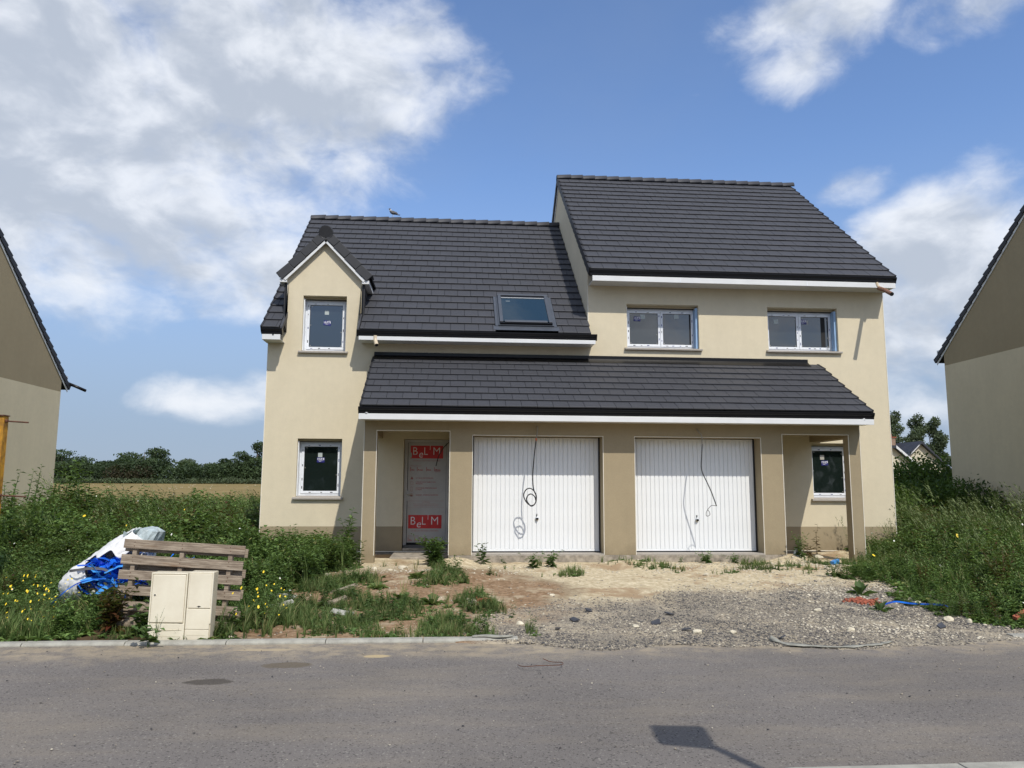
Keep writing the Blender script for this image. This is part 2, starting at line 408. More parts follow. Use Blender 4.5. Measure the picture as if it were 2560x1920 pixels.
c = k.mix(A('red'), soil, red_c); c = k.mix(A('chalk'), c, chalk_c); c = k.mix(A('gravel'), c, grav_c); c = k.mix(A('field'), c, field_c)
b = k.n('ShaderNodeBsdfPrincipled', Base_Color=c, Roughness=.97); b.inputs['Specular IOR Level'].default_value = .1
hsum = k.m('ADD', k.m('MULTIPLY', nB, .5), k.m('MULTIPLY', nC, .4))
k.put(b.inputs['Normal'], k.n('ShaderNodeBump', Strength=.9, Distance=.03, Height=hsum).outputs[0])
k.t.links.new(b.outputs[0], gm[2].inputs[0])
gme = np_mesh('ground', V, F, 'ground_soil', smooth=True)
for nme, arr in (('chalk', ck), ('gravel', gr), ('red', rd), ('field', fl)):
    a = gme.attributes.new(nme, 'FLOAT', 'POINT'); a.data.foreach_set('value', arr.astype(np.float32))
ground = struct(obj('ground', gme, None))

# road: worn asphalt with dust drifts, oily stains and pale grit
rm = new_mat('asphalt'); k = rm[1]
pos = k.n('ShaderNodeNewGeometry').outputs['Position']
agg = k.noise(pos, 150, 3, .8); agg2 = k.n('ShaderNodeTexVoronoi', Vector=pos, Scale=95.).outputs['Color']
ag2 = k.n('ShaderNodeSeparateColor', Color=agg2).outputs[0]
base = k.mix(k.ss(agg, .3, .7), (.132, .118, .107), (.212, .194, .178))
base = k.mix(k.ss(ag2, .93, .99, 0., .55), base, (.34, .32, .28))
base = k.mix(k.ss(ag2, .13, .04, 0., .7), base, (.035, .033, .033))
mp = k.n('ShaderNodeMapping', Vector=pos); mp.inputs['Scale'].default_value = (.45, 1.5, 1); mp.inputs['Rotation'].default_value = (0, 0, .12)
dust = k.ss(k.noise(mp.outputs[0], 1.3, 7, .66), .40, .76, 0., .52)
dust = k.m('MULTIPLY', dust, k.ss(agg, .35, .6, .45, 1.))
base = k.mix(dust, base, (.30, .255, .19))
sp = k.n('ShaderNodeSeparateXYZ', Vector=pos)
ex = k.m('ADD', sp.outputs[1], k.m('MULTIPLY', k.m('SUBTRACT', k.noise(pos, 2.2, 5), .5), 1.1))
edge = k.ss(ex, -8.5, -7.75, 0., .62)
base = k.mix(k.m('MULTIPLY', edge, k.ss(k.noise(pos, 5, 5, .7), .35, .62, .15, 1.)), base, (.44, .36, .24))
wear = k.ss(k.noise(pos, .5, 4), .35, .65, .93, 1.08)
base = k.n('ShaderNodeVectorMath', {'operation': 'SCALE'}, i0=base, Scale=wear).outputs[0]
def stain(base, cx, cy, rx, ry, col, f):
    dx = k.m('MULTIPLY', k.m('SUBTRACT', sp.outputs[0], cx), 1 / rx); dy = k.m('MULTIPLY', k.m('SUBTRACT', sp.outputs[1], cy), 1 / ry)
    d = k.m('ADD', k.m('ADD', k.m('MULTIPLY', dx, dx), k.m('MULTIPLY', dy, dy)), k.m('MULTIPLY', k.m('SUBTRACT', k.noise(pos, 9, 5, .7), .5), 1.4))
    return k.mix(k.ss(d, 1.05, .55, 0., f), base, col)
STAINS = [(-1.92, -9.02, .21, .11, (.055, .046, .036), .75), (-1.42, -8.45, .24, .13, (.12, .095, .06), .7), (-.66, -8.13, .14, .07, (.50, .39, .22), .85), (-1.78, -7.78, .3, .06, (.45, .36, .23), .7)]
for s_ in STAINS: base = stain(base, *s_)
b = k.n('ShaderNodeBsdfPrincipled', Base_Color=base, Roughness=.9); b.inputs['Specular IOR Level'].default_value = .3
k.put(b.inputs['Normal'], k.n('ShaderNodeBump', Strength=.8, Distance=.006, Height=k.m('ADD', agg, k.m('MULTIPLY', ag2, .4))).outputs[0])
k.t.links.new(b.outputs[0], rm[2].inputs[0])
rx_ = np.arange(-60, 60.1, .5); ry_ = np.linspace(-11.62, -7.40, 42); RX, RY = np.meshgrid(rx_, ry_)
RZ = -.36 + .012 * (fbm(RX, RY, .6) - .5) * sstep(RY, -11.2, -10.8)
V = np.stack([RX.ravel(), RY.ravel(), RZ.ravel()], 1); n_ = len(rx_)
ii = (np.arange(len(ry_) - 1)[:, None] * n_ + np.arange(n_ - 1)[None]).ravel()
struct(obj('road', np_mesh('road', V, np.stack([ii, ii + 1, ii + n_ + 1, ii + n_], 1), 'asphalt', smooth=True), None))
pv = MB().box(-60, 60, -17.2, -11.47, -.6, -.302)
struct(obj('pavement', pv, 'asphalt'))
pv = MB().box(-60, 60, -60, -17.2, -.6, -.27); struct(obj('verge', pv, 'ground_soil'))

# kerbs: stones 1 m long, each its own piece
def kerb(label, xs, y, top, h=.25, wid=.13, drop=None):
    t = thing('kerb', label, 'kerb', (xs[0], y, top))
    proto = None
    for i in range(len(xs) - 1):
        L = xs[i + 1] - xs[i] - .008
        mb = MB().prism([(0, -h), (wid, -h), (wid, 0), (.035, 0), (.006, -.02), (0, -.06)], 0, L)
        o = obj('kerb_stone', mb, 'kerb_concrete', t, bevel=.004)
        o.location = (xs[i] - xs[0], (i % 3 - 1) * .003, (0 if drop is None else drop[i]) + (i % 2) * .002)
    return t
kerb('pale concrete kerb between the road and the weeds on the left', list(np.arange(-14.95, 1.0, .98)), -7.52, -.328)
kerb('short concrete kerb by the road at the right edge', list(np.arange(6.05, 19., 1.0)), -7.60, -.338)
kerb('light concrete kerb at the near bottom right corner of the road', list(np.arange(1.85, 14, 1.0)), -11.49, -.30)
kerb('light concrete kerb below the picture on the camera side', list(np.arange(-12.2, 1.9, 1.0)), -11.60, -.30)

# ------------------------------------------------------------------ the semi-detached house
H = thing('semi_detached_house', 'new cream rendered semi-detached house with dark tile roofs, two white garage doors and a dormer', 'house')
WX0, WX1, MX = -3.71, 9.305, 2.83           # left wall, right wall, wall between the two roofs
DX0, DX1, DPX, DEZ, DAZ = -3.375, -1.865, -2.62, 5.45, 6.235
SL = .825
def zL(y): return 4.33 + SL * (y + .4) if y <= 4.3 else 4.33 + SL * (9.0 - y)
def zR(y): return 5.69 + SL * (y + .4) if y <= 4.3 else 5.69 + SL * (9.0 - y)
def zW(y): return 2.63 + .60 * (y + 1.98)
Z0, ZB = -.056, .429
HOLES = {'w1': (-3.047, -2.170, .989, 2.157), 'w2': (-3.047, -2.170, 3.921, 5.081), 'w3': (3.656, 5.204, 4.109, 5.062), 'w4': (6.713, 8.261, 4.109, 5.062),
         'w5': (7.552, 8.429, .989, 2.157), 'door': (-.94, -.03, .02, 2.17)}
def wall_panel(mb, x0, x1, z0, z1, y, th, holes=(), rd=.16):
    xs = sorted({x0, x1, *[min(max(v, x0), x1) for h in holes for v in h[:2]]}); zs = sorted({z0, z1, *[min(max(v, z0), z1) for h in holes for v in h[2:]]})
    for i in range(len(xs) - 1):
        for j in range(len(zs) - 1):
            cx, cz = (xs[i] + xs[i + 1]) / 2, (zs[j] + zs[j + 1]) / 2
            if any(h[0] < cx < h[1] and h[2] < cz < h[3] for h in holes): continue
            a, b_, c_, d = xs[i], xs[i + 1], zs[j], zs[j + 1]
            mb.poly([(a, y, c_), (b_, y, c_), (b_, y, d), (a, y, d)]); mb.poly([(a, y + th, c_), (a, y + th, d), (b_, y + th, d), (b_, y + th, c_)])
    for (a, b_, c_, d) in holes:
        c0, d0 = max(c_, z0), min(d, z1); a0, b0 = max(a, x0), min(b_, x1)
        mb.poly([(a, y, c0), (a, y + th, c0), (a, y + th, d0), (a, y, d0)]); mb.poly([(b_, y, c0), (b_, y, d0), (b_, y + th, d0), (b_, y + th, c0)])
        if d <= z1: mb.poly([(a, y, d), (b_, y, d), (b_, y + th, d), (a, y + th, d)][::-1])
        if c_ >= z0: mb.poly([(a, y, c_), (b_, y, c_), (b_, y + th, c_), (a, y + th, c_)])
mb = MB(); hl = [HOLES[q] for q in ('w1', 'w2', 'w3', 'w4', 'w5', 'door')]
wall_panel(mb, WX0, DX0, ZB, 4.40, 0, .3)
wall_panel(mb, DX0, DX1, ZB, DEZ, 0, .3, [HOLES['w1'], HOLES['w2']])
mb.poly([(DX0, 0, DEZ), (DX1, 0, DEZ), (DPX, 0, DAZ)]); mb.poly([(DX0, .3, DEZ), (DPX, .3, DAZ), (DX1, .3, DEZ)])
wall_panel(mb, DX1, MX, ZB, 4.40, 0, .3, [(-.94, -.03, -.1, 2.17)])
wall_panel(mb, MX, WX1, ZB, 5.74, 0, .3, [HOLES['w3'], HOLES['w4'], HOLES['w5']])
def gable(mb, x, zf, y0=0, y1=8.6, zb=ZB, th=.25, sgn=1):
    pts = [(y0, zb), (y1, zb), (y1, zf(y1) - .02), (4.3, zf(4.3) - .02), (y0, zf(y0) - .02)]
    mb.prism(pts, x, x + th * sgn)
g = MB(); gable(g, WX0, zL, y0=.302); gable(g, WX1 - .25, zR, y0=.302)
wall = obj('wall', mb, 'cream_render', H)
g2 = MB(); pts = [(.302, 3.9), (8.6, 3.9), (8.6, zR(8.6) - .02), (4.3, zR(4.3) - .02), (.302, zR(.302) - .02)]; g2.prism(pts, MX, MX + .25)
g2.box(MX, MX + .25, .003, .302, 4.404, zR(0) - .02)
g.box(WX0, WX0 + .25, .0, .302, 4.404, zL(0) - .01) if False else None
obj('gable_wall', g, 'cream_render', H); obj('gable_wall', g2, 'cream_render', H, label='sunlit strip of gable wall above the lower roof')
obj('wall', MB().box(WX0, WX1, 8.6, 8.85, Z0, 4.1), 'cream_render', H)
# render base band and footing
mb = MB()
wall_panel(mb, WX0 + .003, DX1, Z0, ZB - .0, -.003 + .003, .3)
wall_panel(mb, DX1, WX1 - .003, Z0, ZB, 0, .3, [(-.94, -.03, -.1, 2.17)])
mb.box(WX0 + .003, WX0 + .25, .302, 8.6, Z0, ZB); mb.box(WX1 - .25, WX1 - .003, .302, 8.6, Z0, ZB)
obj('base_band', mb, 'brown_render', H)
mb = MB().box(WX0 + .03, DX1, .02, 8.5, -.7, Z0 - .002).box(DX1 + .002, WX1 - .03, .025, 8.5, -.7, Z0 - .002)
obj('footing', mb, 'concrete', H)
obj('floor_slab', MB().box(WX0 + .3, WX1 - .3, .32, 8.5, -.05, .0), 'concrete', H)
# thin white corner beads
mb = MB()
for (x, y, z0, z1) in ((WX0, 0, Z0, 4.13), (WX1, 0, Z0, 5.44), (MX, 0, 4.2, 5.44), (DX0, 0, 4.3, 5.32), (DX1, 0, 4.3, 5.32)):
    mb.box(x - .006, x + .006, y - .006, y + .004, z0, z1)
mb.box(WX0 - .005, WX1 + .005, -.004, .003, Z0 - .012, Z0 + .002)
for hx in ('w1', 'w2', 'w3', 'w4', 'w5'):
    a, b_, c_, d = HOLES[hx]
obj('corner_bead', mb, 'bead', H)

# --- windows
def text(s, size, m, parent, loc, rot=(math.pi / 2, 0, 0), align='LEFT', shear=0., sx=1., ext=.0006, bold=0., spacing=1.):
    cu = bpy.data.curves.new('lettering', 'FONT'); cu.body = s; cu.size = size; cu.extrude = ext; cu.align_x = align; cu.shear = shear; cu.offset = bold; cu.space_character = spacing
    cu.resolution_u = 3
    cu.materials.append(MAT[m]); o = bpy.data.objects.new('lettering', cu); COL.objects.link(o); o.parent = parent; o.location = loc; o.rotation_euler = rot; o.scale = (sx, 1, 1); return o
def huet(parent, x, y, z, tilt):
    c_, s_ = math.cos(tilt), math.sin(tilt)
    M = Matrix.Translation((x, y, z)) @ Matrix.Rotation(-tilt, 4, 'Y')
    o = obj('sticker', MB().box(-.075, .075, -.002, 0, -.05, .05, M), 'sticker_blue', parent)
    text('HUET', .052, 'lettering_white', parent, (x - .068 * c_ - 0, y - .003, z + .002 + .068 * s_), (math.pi / 2, -(-tilt), 0), sx=.98, bold=.0008)
    m2 = MB().box(.055, .066, -.0035, -.002, -.004, .040, M).box(-.05, .045, -.0035, -.002, -.016, -.012, M).box(-.035, .01, -.0035, -.002, -.031, -.026, M)
    obj('sticker_print', m2, 'lettering_white', parent)
def window(key, sashes=1, glass='pane_glass', stickers=(), papers=(), marks=1, film=False, dark=None, seed=1):
    rn = random.Random(seed)
    a, b_, c_, d = HOLES[key]; y = .215; fw = .055; win = MB(); d0 = d; d = d - .045
    # outer frame
    win.box(a + .002, b_ - .002, y, y + .07, c_ + .035, c_ + .035 + fw); win.box(a + .002, b_ - .002, y, y + .07, d - fw - .002, d - .002)
    win.box(a + .002, a + fw, y, y + .07, c_ + .035 + fw, d - fw - .002); win.box(b_ - fw, b_ - .002, y, y + .07, c_ + .035 + fw, d - fw - .002)
    fr = obj('window', win, 'pvc_frame', H, bevel=.004)
    x0, x1, z0, z1 = a + fw - .004, b_ - fw + .004, c_ + .035 + fw - .012, d - fw + .002; sw = .052
    n = sashes; wd = (x1 - x0) / n; pr = MB(); prb = MB()
    for i in range(n):
        s0, s1 = x0 + i * wd + .003, x0 + (i + 1) * wd - .003; sash = MB(); ys = y - .014
        sash.box(s0, s1, ys, ys + .06, z0, z0 + sw); sash.box(s0, s1, ys, ys + .06, z1 - sw, z1)
        sash.box(s0, s0 + sw, ys, ys + .06, z0 + sw, z1 - sw); sash.box(s1 - sw, s1, ys, ys + .06, z0 + sw, z1 - sw)
        obj('sash', sash, 'pvc_frame', fr, bevel=.005)
        obj('pane', MB().box(s0 + sw - .004, s1 - sw + .004, ys + .022, ys + .034, z0 + sw - .004, z1 - sw + .004), glass, fr)
        gk = MB(); g0, g1, h0, h1 = s0 + sw, s1 - sw, z0 + sw, z1 - sw; q = .006
        gk.box(g0, g1, ys + .012, ys + .022, h0, h0 + q); gk.box(g0, g1, ys + .012, ys + .022, h1 - q, h1); gk.box(g0, g0 + q, ys + .012, ys + .022, h0 + q, h1 - q); gk.box(g1 - q, g1, ys + .012, ys + .022, h0 + q, h1 - q)
        obj('gasket', gk, 'rubber', fr)
        # small clear corner buttons and maker's plate
        dots = MB()
        for (px, pz) in ((g0 + .025, h0 + .03), (g1 - .02, h0 + .03), (g0 + .02, (h0 + h1) / 2 + .02), (g1 - .02, (h0 + h1) / 2 - .12), (g1 - .02, h1 - .06)):
            if rn.random() < .85: dots.tube([(px, ys + .018, pz), (px, ys + .022, pz)], .0085, 8)
        dots.box(g0 + .02, g0 + .06, ys + .0205, ys + .0222, h1 - .03, h1 - .018)
        obj('button', dots, 'paper_white', fr, kind='stuff')
        # printed marks along the protective film
        for (ax0, ax1, zc) in ((s0 + sw, s1 - sw, z0 + sw * .5), (s0 + sw, s1 - sw, z1 - sw * .5)):
            t = ax0 + rn.uniform(.02, .15)
            while t < ax1 - .06:
                (pr if rn.random() < .5 else prb).box(t, t + rn.uniform(.03, .05), ys - .0015, ys + .001, zc - .009, zc + rn.uniform(-.002, .009)); t += rn.uniform(.12, .3)
        for xc in (s0 + sw * .5, s1 - sw * .5):
            t = z0 + sw + rn.uniform(.03, .15)
            while t < z1 - sw - .05:
                (pr if rn.random() < .5 else prb).box(xc - .009, xc + rn.uniform(-.002, .009), ys - .0015, ys + .001, t, t + rn.uniform(.03, .06)); t += rn.uniform(.13, .3)
    obj('frame_print', pr, 'print_blue', fr); obj('frame_print', prb, 'print_black', fr)
    for (px, pz, wq, hq, m_) in papers: obj('paper_label', MB().box(px - wq / 2, px + wq / 2, .219, .2212, pz - hq / 2, pz + hq / 2), m_, fr)
    for (px, pz, tl) in stickers: huet(fr, px, .218, pz, tl)
    if film: obj('guide_rail', MB().box(b_ - .002, b_ - .05, .06, .20, c_ + .03, d - .003), 'film_blue' if film == 2 else 'pvc_frame', fr)
    obj('guide_rail', MB().box(a + .002, a + .022, .06, .20, c_ + .03, d - .003), 'pvc_frame', fr)
    obj('lintel_gap', MB().box(a + .003, b_ - .003, .15, .203, d - .012, d - .002), 'dark_gap', fr)
    if dark: obj('sash_edge', MB().box(dark[0], dark[1], .219, .2208, dark[2], dark[3]), 'dark_gap', fr)
    obj('lintel', MB().box(a + .001, b_ - .001, .17, .297, d + .0, d0 - .001), 'cream_render', fr)
    # precast sill with a sloped nose
    si = MB().prism([(-.065, c_ - .036), (.29, c_ - .012), (.29, c_ + .034), (.14, c_ + .034), (-.055, c_ + .006), (-.065, c_ - .002)], a - .055, b_ + .055)
    obj('sill', si, 'sill_stone', fr, bevel=.004)
    return fr
window('w1', 1, 'pane_glass_low', stickers=[(-2.615, 1.74, 0.)], papers=[(-2.63, 1.84, .085, .09, 'paper')], seed=2)
window('w2', 1, 'pane_glass', stickers=[(-2.585, 4.56, -.1)], papers=[(-2.60, 4.78, .085, .09, 'paper')], seed=3)
window('w3', 2, 'pane_glass', stickers=[(3.93, 4.79, -.05)], papers=[(4.05, 4.84, .10, .10, 'paper'), (4.79, 4.86, .10, .10, 'paper')], film=2, dark=(5.085 - .02, 5.098, 4.26, 4.95), seed=4)
window('w4', 2, 'pane_glass', stickers=[(7.60, 4.80, -.02)], papers=[(6.99, 4.80, .10, .10, 'paper'), (7.69, 4.79, .05, .09, 'paper_white')], film=2, dark=(7.99, 8.085, 4.26, 4.945), seed=5)
window('w5', 1, 'pane_glass_low', stickers=[(7.93, 1.75, .06)], papers=[(7.88, 1.87, .09, .10, 'paper_white')], seed=6)
obj('room_back', MB().box(WX0 + .4, WX1 - .4, 1.2, 1.25, 0, 5.4), 'dark_gap', H)

# --- roofs
def tile_mesh(L=.40, W_=.281, th=.026):
    return MB().prism([(0, 0), (L, 0), (L, th * .7), (.012, th), (0, th - .006)], 0, W_)
TL, TG, TWD = .40, .32, .285
tile_me = mesh('roof_tile', tile_mesh(), 'slate_tile')
tile_v = np.array([v.co[:] for v in tile_me.vertices]); tile_f = [tuple(p.vertices) for p in tile_me.polygons]
def roof_tiles(parent, x0, x1, ye, ze, slope, rows, gauge, skip=None, single=lambda r, c: False, runs=None):
    """rows of plain tiles laid broken bond; single(r,c) True -> its own object, else joined"""
    ang = math.atan(slope); ca, sa = math.cos(ang), math.sin(ang); tilt = math.atan(.026 / gauge)
    a2 = ang - tilt; JV, JF, n = [], [], 0
    for r in range(rows):
        s = r * gauge; y = ye + s * ca; z = ze + s * sa; up = .030
        py, pz = y - sa * up, z + ca * up
        off = 0 if r % 2 == 0 else TWD / 2
        c_ = 0; x = x0 - off; rr_ = runs(y) if runs else [(x0, x1)]
        pieces = []
        while x < x1 - .02:
            for (ra, rb) in rr_:
                xa, xb = max(x, ra), min(x + TWD - .007, rb)
                if xb - xa > .04: pieces.append((xa, xb, c_))
            x += TWD; c_ += 1
        for (xa, xb, c_) in pieces:
            if True:
                sc = (xb - xa) / .281; Lr = 1. if r < rows - 1 else .82
                jz = random.uniform(-.0015, .0015); jr = random.uniform(-.003, .003)
                if single(r, c_):
                    o = bpy.data.objects.new('roof_tile', tile_me); COL.objects.link(o); o.parent = parent
                    o.location = (xa, py, pz + jz); o.rotation_euler = (a2 + jr, 0, 0); o.scale = (sc, Lr, 1)
                else:
                    v = tile_v.copy(); v[:, 0] *= sc; v[:, 1] *= Lr; q = a2 + jr
                    v = np.stack([v[:, 0] + xa, v[:, 1] * math.cos(q) - v[:, 2] * math.sin(q) + py, v[:, 1] * math.sin(q) + v[:, 2] * math.cos(q) + pz + jz], 1)
                    JV.append(v); JF += [tuple(n + i for i in f) for f in tile_f]; n += len(v)
    if JV:
        m_ = MB(); m_.v = [tuple(p) for p in np.concatenate(JV)]; m_.f = JF
        obj('roof_tiles', m_, 'slate_tile', parent, kind='stuff')
def verge(parent, x, w_, ye, ze, slope, rows, gauge, drop=.12, back=False, ridge_y=4.3, skip=None):
    """cloaked verge tiles, stepped with every course"""
    ang = math.atan(slope) * (-1 if back else 1); tilt = math.atan(.026 / gauge) * (-1 if back else 1)
    me = None
    for r in range(rows):
        s = r * gauge; ca, sa = math.cos(math.atan(slope)), math.sin(math.atan(slope))
        y = ye + s * ca if not back else ye - s * ca; z = ze + s * sa
        if skip and skip(y): continue
        if me is None:
            pr = [(0, -drop), (.34, -drop), (.34, .03), (0, .036)] if not back else [(0, -drop), (-.34, -drop), (-.34, .03), (0, .036)]
            mb_ = MB().prism(pr, 0, w_)
            cap = [(0, .010), (.36, .010), (.36, .032), (0, .038)] if not back else [(0, .010), (-.36, .010), (-.36, .032), (0, .038)]
            me = mesh('verge_tile', mb_, 'dark_tile_edge')
        o = bpy.data.objects.new('verge_tile', me); COL.objects.link(o); o.parent = parent; o.location = (x, y - math.sin(ang) * .022, z + .022); o.rotation_euler = (ang - tilt, 0, 0)
def ridge(parent, x0, x1, y, z, sp=.33):
    prof = [(-.13, -.085), (-.115, -.02), (-.06, .035), (0, .05), (.06, .035), (.115, -.02), (.13, -.085)]
    mb_ = MB(); n = len(prof)
    for (x, k_, dz) in ((0, 1.0, .010), (.38, .92, -.012)): mb_.v += [(x, p[0] * k_, p[1] * k_ + dz) for p in prof]
    for (x, k_, dz) in ((0, 1.0, .010), (.38, .92, -.012)): mb_.v += [(x, p[0] * k_ * .86, p[1] * k_ - .02 + dz) for p in prof]
    for j in range(n - 1): mb_.f += [(j, j + 1, n + j + 1, n + j), (2 * n + j, 3 * n + j, 3 * n + j + 1, 2 * n + j + 1), (j, 2 * n + j, 2 * n + j + 1, j + 1)]
    me = mesh('ridge_tile', mb_, 'slate_tile', True)
    x = x0; me2 = me
    k_ = 0
    while x < x1 - .05:
        o = bpy.data.objects.new('ridge_tile', me); COL.objects.link(o); o.parent = parent
        o.location = (x + .38, y, z + random.uniform(-.003, .003)); o.rotation_euler = (0, 0, math.pi)   # raised nose points right
        o.scale = (min(1, (x1 - x) / .33), 1, 1); x += sp
def deck(x0, x1, zf, ye=-.38, yb=8.98, th=.10):
    t = .03
    mb_ = MB().prism([(ye, zf(ye) - t - th), (ye, zf(ye) - t), (4.3, zf(4.3) - t), (yb, zf(yb) - t), (yb, zf(yb) - t - th), (4.3, zf(4.3) - t - th)], x0, x1)
    return mb_
YE = -.46; CA = math.cos(math.atan(SL))
RX0, RX1 = 2.775, 9.355
LX0, LX1 = -3.765, 2.90
roofR = obj('roof', deck(RX0 + .03, RX1 - .03, zR), 'dark_gap', H, label='higher roof of dark slate coloured tiles over the right half')
dkL = deck(LX0 + .03, DX0 - .01, zL); dkL.add(deck(DX1 + .01, MX - .002, zL)); dkL.add(deck(DX0 - .01, DX1 + .01, zL, ye=1.35))
roofL = obj('roof', dkL, 'dark_gap', H, label='lower roof of dark slate coloured tiles over the left half')
roof_tiles(roofR, RX0 + .02, RX1 - .02, YE, zR(YE), SL, 19, TG)
DRZ = 6.44; SLD = (DRZ - 5.535) / .87          # dormer roof ridge height and slope
def in_dormer(x, y):
    if y < .0: return (DX0 - .10 < x < DX1 + .02) and y > -.6
    zr = zL(y) + .05; dx = abs(x - DPX)
    inside = (DX0 + .02 < x < DX1 - .02) and zr < DEZ + .12
    under = zr < DRZ - SLD * dx - .10 and dx < .86
    return inside or under
SKY = (.93, 2.07, -.30, .74)     # skylight x0,x1,y0,y1 on the slope
def skipL(x, y):
    if in_dormer(x, y): return True
    if SKY[0] - .02 < x < SKY[1] + .02 and SKY[2] - .12 < y < SKY[3] - .05: return True
    return x > MX + .01 and y > -.2
cnt = {'n': 0}
def singL(r, c_):
    if r <= 1 and cnt['n'] < 34: cnt['n'] += 1; return True
    return False
def runsL(y):
    a = [(LX0 + .02, MX - .01)]
    def cut(a, c0, c1):
        o = []
        for p, q in a: o += [(p, min(q, c0))] * (p < c0) + [(max(p, c1), q)] * (q > c1)
        return o
    if y < .93: a = cut(a, DX0 - .03, DX1 + .035)
    if SKY[2] - .30 < y < SKY[3] - .05: a = cut(a, SKY[0] - .07, SKY[1] + .07)
    return a
roof_tiles(roofL, LX0 + .02, MX - .01, YE, zL(YE), SL, 19, TG, single=singL, runs=runsL)
ridge(roofL, LX0 + .0, MX, 4.3, 8.275); ridge(roofR, RX0, RX1, 4.3, 9.635)
# ridge end caps
for (pr_, x, z, s) in ((roofL, LX0, 8.27, -1), (roofR, RX0, 9.63, -1), (roofR, RX1, 9.63, 1)):
    obj('ridge_end', MB().prism([(-.13, -.10), (-.12, -.02), (-.06, .045), (0, .06), (.06, .045), (.12, -.02), (.13, -.10)], x, x + .025 * s), 'slate_tile', pr_)
verge(roofL, LX0, .045, YE, zL(YE), SL, 19, TG); verge(roofR, RX0, .045, YE, zR(YE), SL, 19, TG, drop=.13); verge(roofR, RX1 - .045, .045, YE, zR(YE), SL, 19, TG)
verge(roofR, RX0, .045, 8.6 + .46, zR(YE), SL, 19, TG, back=True, skip=lambda y: y > 7.5)
# back slopes
for pr_, zf, a, b_ in ((roofL, zL, LX0, MX), (roofR, zR, RX0, RX1)):
    mb_ = MB()
    for r in range(19):
        s = r * TG; y = 9.06 - s * CA; z = zf(-.46) + s * math.sin(math.atan(SL))
        mb_.prism([(y + .02, z + .0), (y + .02, z + .045), (y - .30, z + .045 + .22), (y - .30, z + .2)], a + .05, b_ - .05)
    obj('roof_tiles', mb_, 'slate_tile', pr_, kind='stuff')

def gutter(parent, x0, x1, y, z, m='zinc_black'):     # y = back face at fascia, z = top
    prof = [(y, z), (y, z - .115), (y - .075, z - .125), (y - .088, z - .10), (y - .092, z - .06), (y - .115, z - .045), (y - .122, z - .012), (y - .122, z), (y - .112, z), (y - .108, z - .03), (y - .08, z - .055), (y - .075, z - .10), (y - .012, z - .10), (y - .012, z)]
    o = obj('gutter', MB().prism(prof, x0, x1), m, parent)
    j = MB()
    for x in (x0, x1 - .012): j.prism([(y, z), (y, z - .115), (y - .075, z - .125), (y - .09, z - .08), (y - .122, z - .03), (y - .122, z)], x - .001, x + .013)
    obj('gutter_end', j, m, o); return o
def fascia(parent, x0, x1, y, zt, zb, ywall=0., th=.02):
    o = obj('fascia', MB().box(x0, x1, y, y + th, zb, zt), 'pvc_white', parent, bevel=.003)
    obj('soffit', MB().box(x0 + .005, x1 - .005, y + th, ywall - .002, zb + .012, zb + .024), 'pvc_white', parent)
    return o
# right block eave
fascia(H, MX + .02, RX1 - .01, -.45, 5.535, 5.425); gutter(H, RX0 + .02, RX1 + .01, -.365, 5.655)
[obj('fascia_joint', MB().box(x_, x_ + .015, -.453, -.40, 5.428, 5.53), 'pvc_frame', H) for x_ in (4.68, 7.4)]
# lower eave right of the dormer, and the short piece left of it
fascia(H, DX1 + .01, MX + .07, -.45, 4.175, 4.098); gutter(H, DX1 - .03, MX + .10, -.365, 4.295)
fascia(H, WX0 - .02, DX0 - .005, -.45, 4.175, 4.07); gutter(H, LX0 + .02, DX0 + .03, -.365, 4.295)
ft = MB().box(WX0 - .02, WX0 + .0, -.428, .0, 4.07, 4.27); obj('fascia', ft, 'pvc_white', H)
# white barge boards under the verges
mb = MB()
def barge(mb_, x, zf, y0, y1, t0=.135, t1=.26, th=.018):
    mb_.prism([(y0, zf(y0) - t1), (y0, zf(y0) - t0), (y1, zf(y1) - t0), (y1, zf(y1) - t1)], x, x + th)
barge(mb, WX0 - .02, zL, -.36, 4.3); barge(mb, WX1 + .003, zR, -.36, 4.3); barge(mb, MX - .02, zR, 4.3, 8.9)
obj('barge_board', mb, 'pvc_white', H)
# right half: eave tiles overhang above the wall corner: soffit return
# gutter outlets
def spout(parent, pts, r, m): 
    o = obj('spout', MB().tube(pts, r, 12, cap=False), m, parent, smooth=True)
    obj('spout_end', MB().tube([pts[-1], Vector(pts[-1]) + (Vector(pts[-2]) - Vector(pts[-1])).normalized() * .01], r * .86, 12), 'dark_gap', o); return o
spout(H, [(-1.53, -.43, 4.19), (-1.53, -.43, 4.13), (-1.525, -.44, 4.09), (-1.49, -.53, 3.98)], .04, 'cream_pvc')
spout(H, [(8.93, -.42, 5.54), (8.95, -.42, 5.47), (9.0, -.42, 5.42), (9.07, -.44, 5.39)], .045, 'cream_pvc')
spout(H, [(8.98, -.42, 5.43), (8.97, -.66, 5.32), (8.95, -.95, 5.16)], .042, 'copper_pvc')
spout(H, [(-3.52, -.42, 4.19), (-3.52, -.42, 4.15)], .035, 'zinc_black')

# --- dormer
dm = obj('dormer', MB().poly([(DX1 - .02, .3, 4.3), (DX1 - .02, 1.2, 5.3), (DX1 - .02, .3, 5.33)]), 'dark_gap', H)
